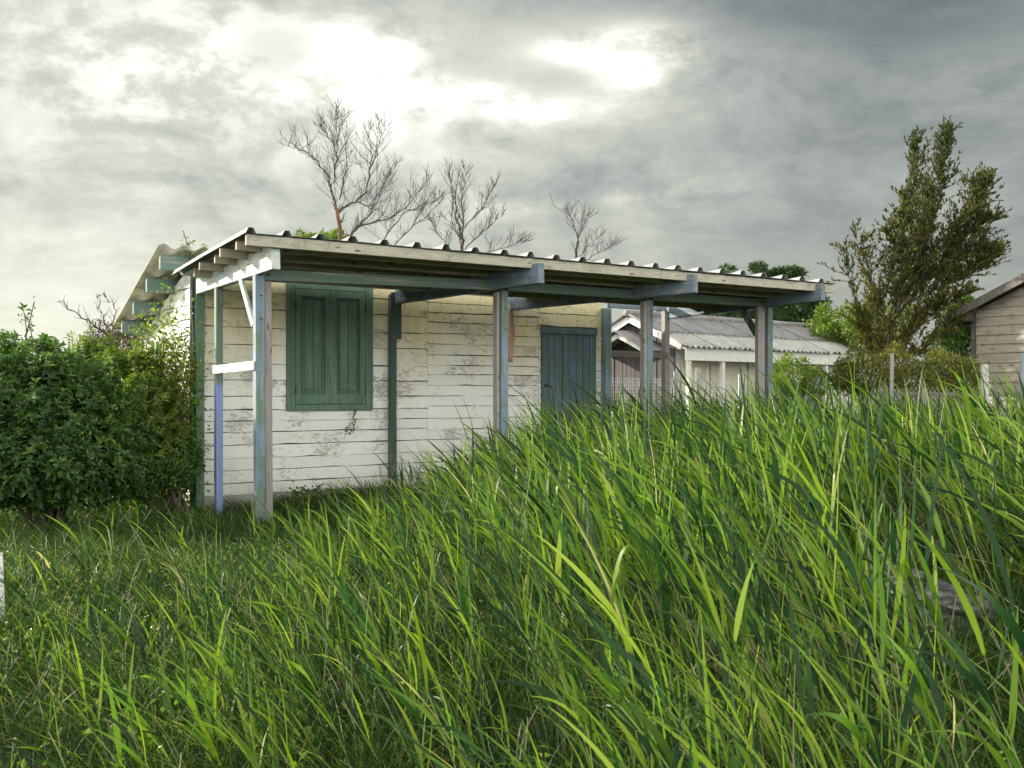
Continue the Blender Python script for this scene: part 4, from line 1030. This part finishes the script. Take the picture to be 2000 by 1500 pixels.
# ------------------------------------------------------------------ grass and reeds
def ribbons(base, d0, bend, L, Wd, nseg, facing, tint, prof):
    """base,d0,bend,facing: (n,3); returns verts, quads, tint, along"""
    n = len(base); ts = np.linspace(0, 1, nseg + 1)
    V = np.empty((n, nseg + 1, 2, 3), np.float32)
    for i, t in enumerate(ts):
        p = base + d0 * (L * t)[:, None] + bend * (L * t * t)[:, None]
        tg = unit(d0 + bend * (2 * t)); sd = unit(np.cross(tg, facing)); h = (Wd * prof(t) * .5)[:, None]
        V[:, i, 0] = p - sd * h; V[:, i, 1] = p + sd * h
    o = (np.arange(n) * (nseg + 1) * 2)[:, None]; q = []
    for i in range(nseg): q.append(o + np.array([[i * 2, i * 2 + 1, i * 2 + 3, i * 2 + 2]]))
    return V.reshape(-1, 3), np.concatenate(q), np.repeat(tint, (nseg + 1) * 2), np.tile(np.repeat(ts, 2), n)
def vis(x, y, pad=1.5): return np.abs(x) < y * .51 + pad
def inside_shack(x, y):
    rx, ry = x - P0.x, y - P0.y; t = rx * math.cos(TH) + ry * math.sin(TH); s = -rx * math.sin(TH) + ry * math.cos(TH)
    return (t > -.1) & (t < 6.75) & (s > WS - .12) & (s < WS + 2.75), t, s
M['grass'] = leaf_mat('short_grass_blade', [(0, (.009, .026, .010)), (.5, (.024, .060, .014)), (.8, (.085, .15, .022)), (1, (.26, .27, .09))], .38, rough=.5, spec=.25, base=(.022, .028, .012))  # blade feet darkened in the colour to deepen the shade between blades
M['reed'] = leaf_mat('reed_leaf', [(0, (.011, .033, .019)), (.35, (.025, .070, .022)), (.70, (.085, .165, .020)), (.95, (.18, .265, .026)), (1, (.40, .37, .19))], .48, rough=.42, spec=.30)
M['reed_stem'] = leaf_mat('reed_stem', [(0, (.12, .17, .06)), (.6, (.22, .27, .10)), (1, (.42, .38, .22))], .1, rough=.5)
M['herb'] = leaf_mat('herb_leaf', [(0, (.03, .07, .018)), (.6, (.10, .18, .03)), (1, (.22, .29, .05))], .38)
def reed_h(x, y):
    h = np.interp(x, [-4.5, -2.6, -1.8, -1.0, -.2, .8, 2.0, 8.0], [.50, .52, .55, .68, .93, 1.28, 1.46, 1.52])
    near = np.interp(y, [2.2, 3.2, 4.5, 6.5], [.50, .62, .84, 1.0])
    return h * near
def scatter(n, y0, y1, power=1.0):
    y = y0 + (y1 - y0) * rng.random(n * 3) ** power; x = (rng.random(n * 3) * 2 - 1) * (y1 * .51 + 1.5)
    k = vis(x, y); return x[k][:n], y[k][:n]
def short_grass():
    x, y = scatter(175000, 2.3, 17.5, 1.25)
    ins, t, s = inside_shack(x, y); k = ~ins; x, y = x[k], y[k]; n = len(x)
    tuft = np.sin(x * 3.1 + 1) * np.sin(y * 2.7) + np.sin(x * 7.3) * np.sin(y * 6.1 + 2)
    L = (.24 + .07 * tuft) * rng.uniform(.55, 1.5, n) + np.interp(x, [-2.5, 1], [.02, .14])
    near = np.interp(y, [2.3, 4.5], [.6, 1.0]); L = np.clip(L, .08, .6) * near
    az = rng.random(n) * 6.283; tilt = rng.uniform(.05, .55, n)
    d0 = unit(np.stack([np.cos(az) * tilt - .12, np.sin(az) * tilt, np.ones(n)], 1)); bend = np.stack([np.cos(az) * .35 - .12, np.sin(az) * .35, -rng.uniform(.05, .5, n)], 1)
    fc = unit(np.stack([rng.normal(size=n), rng.normal(size=n), .3 * np.ones(n)], 1))
    base = np.stack([x, y, ground_z(x, y) - .01], 1)
    tint = np.clip(rng.beta(2, 2.4, n) + .12 * tuft * .5, 0, .97); tint[rng.random(n) < .035] = 1.0
    Wd = rng.uniform(.0035, .0075, n) * np.interp(y, [3, 14], [.9, 1.7])
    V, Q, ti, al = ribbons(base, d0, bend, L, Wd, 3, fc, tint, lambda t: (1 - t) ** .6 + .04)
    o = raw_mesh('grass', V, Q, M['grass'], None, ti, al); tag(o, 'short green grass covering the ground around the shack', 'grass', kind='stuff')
short_grass()
def reeds():
    x, y = scatter(19000, 2.5, 17.0, 1.05)
    ins, t, s = inside_shack(x, y)
    porch = (t > -.3) & (t < 5.0) & (s > -.2) & (s < WS + .1)
    dens = np.interp(x, [-4.5, -2.4, -1.4, -.3, 1.0], [.24, .28, .42, .85, 1.0]) * np.interp(y, [2.5, 3.6, 5.0], [.35, .8, 1.0]) * np.where((x < -.9) & (y > 7.5), np.interp(x, [-2.2, -.9], [.4, 1.0]), 1.0)
    dens *= np.where(porch, .25, 1.0); dens *= np.where((x < -2.3) & (y > 9.3), .12, 1.0)
    dens *= np.where(y > 14.5, .6, 1.0)
    lg = (np.hypot((x - 2.50), (y - 6.2)) < .62) | ((np.abs(x - 2.45) < .62) & (y > 3.6) & (y < 6.4)); dens *= np.where(lg, .03, 1.0); dens *= np.where((np.abs(x + 3.15) < .4) & (y > 5.3) & (y < 7.0), .1, 1.0); dens *= np.where((np.abs(x - 1.7) < .6) & (y < 3.9), .45, 1.0)
    clump = .62 + .55 * np.sin(x * 2.3 + .6 * np.sin(y * 1.7)) * np.sin(y * 2.1 + 1.2)
    k = (~ins) & (rng.random(len(x)) < dens * np.clip(clump, .25, 1.1) * .66); x, y, porch = x[k], y[k], porch[k]; n = len(x)
    H = reed_h(x, y) * rng.uniform(.62, 1.10, n); tall = rng.random(n) < np.interp(x, [-1, 1.5], [.02, .10]); H = np.where(tall, H * rng.uniform(1.08, 1.28, n), H)
    H = H * (1 + .30 * np.exp(-(((x - 3.5) / .7) ** 2 + ((y - 12.3) / .8) ** 2)))
    H = np.where(porch, np.minimum(H, .75), H)
    gust = np.interp(x, [-3, 0], [.08, .22]) + .08 * np.sin(x * .8 + y * .5) + rng.normal(size=n) * .19
    lean = np.stack([-gust, rng.normal(size=n) * .12 - .03, np.ones(n)], 1); ld_ = unit(lean)
    bd = np.stack([-.10 - rng.random(n) * .12, rng.normal(size=n) * .06, -.05 - .05 * rng.random(n)], 1)
    base = np.stack([x, y, ground_z(x, y) - .02], 1); tn = rng.random(n)
    stemL = H * .80
    V, Q, ti, al = ribbons(base, ld_, bd * .8, stemL, rng.uniform(.005, .008, n), 4, np.tile([[.2, -1, .1]], (n, 1)), np.clip(tn * .8, 0, 1), lambda t: 1 - .5 * t)
    parts = [(V, Q, ti, al)]
    o = raw_mesh('reed_stems', V, Q, M['reed_stem'], None, ti, al); tag(o, 'pale green stems of the wind bent reeds', 'reeds', kind='stuff')
    # leaves, alternate up the stem
    LB, LD, LBd, LL, LW, LT, LF = [], [], [], [], [], [], []
    nl = 7
    for j in range(nl):
        f = (.18 + .80 * j / (nl - 1)) * rng.uniform(.93, 1.05, n); f = np.minimum(f, 1.0)
        keep = rng.random(n) < (.93 if j > 1 else .6)
        p = base + ld_ * (stemL * f)[:, None] + bd * .8 * (stemL * f * f)[:, None]
        az = rng.random(n) * 6.283; out = np.stack([np.cos(az) * .52 - .13, np.sin(az) * .36, rng.uniform(.8, 1.5, n)], 1)
        d = unit(unit(ld_ + bd * f[:, None]) * .75 + out)
        ln = (.30 + .32 * np.sin(np.clip(f, 0, 1) * 2.4)) * rng.uniform(.65, 1.30, n) * np.clip(H / 1.15, .55, 1.12)
        droop = rng.random(n) ** 2.2
        b_ = np.stack([-.04 - .26 * rng.random(n) + .12 * np.cos(az), .12 * np.sin(az) + rng.normal(size=n) * .06, -.03 - .62 * droop], 1)
        wd = (.008 + .026 * rng.random(n) ** 1.8) * np.clip(H / 1.0, .75, 1.15)
        tt = np.clip(np.where(rng.random(n) < .40 + .3 * tn, .55 + .40 * rng.random(n), .32 * rng.random(n)) + .12 * (f - .6), 0, .96); tt[rng.random(n) < .010] = 1.0
        fc = unit(np.stack([rng.normal(size=n) * .7 - .5, -rng.random(n) * .9 - .1, rng.normal(size=n) * .4 + .6], 1))
        for A_, v_ in ((LB, p), (LD, d), (LBd, b_), (LL, ln), (LW, wd), (LT, tt), (LF, fc)): A_.append(v_[keep])
    V, Q, ti, al = ribbons(np.concatenate(LB), np.concatenate(LD), np.concatenate(LBd), np.concatenate(LL), np.concatenate(LW), 7, np.concatenate(LF), np.concatenate(LT), lambda t: (.45 + 2.2 * t if t < .25 else 1.0) * (1 - max(0, t - .25) / .75) ** .75 + .02)
    o = raw_mesh('reed_leaves', V, Q, M['reed'], None, ti, al); tag(o, 'mass of tall green reed leaves blown to the left', 'reeds', kind='stuff')
    print('reeds', n, 'leaves', len(np.concatenate(LL)))
reeds()
def straw():
    x, y = scatter(1500, 2.9, 13.5, 1.0); ins, t, s = inside_shack(x, y); k = (~ins) & (rng.random(len(x)) < np.interp(x, [-3, 1], [.35, 1.0])) & (s < -.3); x, y = x[k], y[k]; n = len(x)
    H = reed_h(x, y) * rng.uniform(.35, .95, n); base = np.stack([x, y, ground_z(x, y)], 1)
    d0 = unit(np.stack([-.25 + rng.normal(size=n) * .35, rng.normal(size=n) * .3, np.ones(n)], 1)); bend = np.stack([rng.normal(size=n) * .25, rng.normal(size=n) * .15, -.35 * rng.random(n) ** 2], 1)
    V, Q, ti, al = ribbons(base, d0, bend, H, rng.uniform(.003, .008, n), 5, np.tile([[.1, -1, .1]], (n, 1)), rng.random(n), lambda t: 1 - .6 * t)
    o = raw_mesh('straw', V, Q, M['straw'], None, ti, al); tag(o, 'dry pale stalks of last year standing among the reeds', 'straw', kind='stuff')
M['straw'] = leaf_mat('dry_straw', [(0, (.16, .13, .08)), (.6, (.30, .26, .17)), (1, (.46, .42, .31))], .15, rough=.7, tcol=(1, .9, .7))
straw()
def herbs():
    x, y = scatter(44000, 2.4, 9.0, 1.1); ins, t, s = inside_shack(x, y); x, y = x[~ins], y[~ins]
    pt = np.sin(x * 2.9 + 2) * np.sin(y * 2.3 + .4) + rng.normal(size=len(x)) * .35; k = pt > .15; x, y = x[k], y[k]
    n = len(x); z = ground_z(x, y) + rng.random(n) ** 1.3 * .26 * np.interp(y, [2.4, 4.5], [.6, 1]); C = np.stack([x, y, z], 1)
    ln = rng.uniform(.018, .05, n)
    o = leaves('undergrowth', C, rng.normal(size=(n, 3)) + np.array([0, 0, .3]), rng.normal(size=(n, 3)) * .5 + np.array([0, 0, 1]), ln, ln * .55, M['herb'])
    tag(o, 'small leafy weeds growing low between the grass blades', 'weeds', kind='stuff')
herbs()
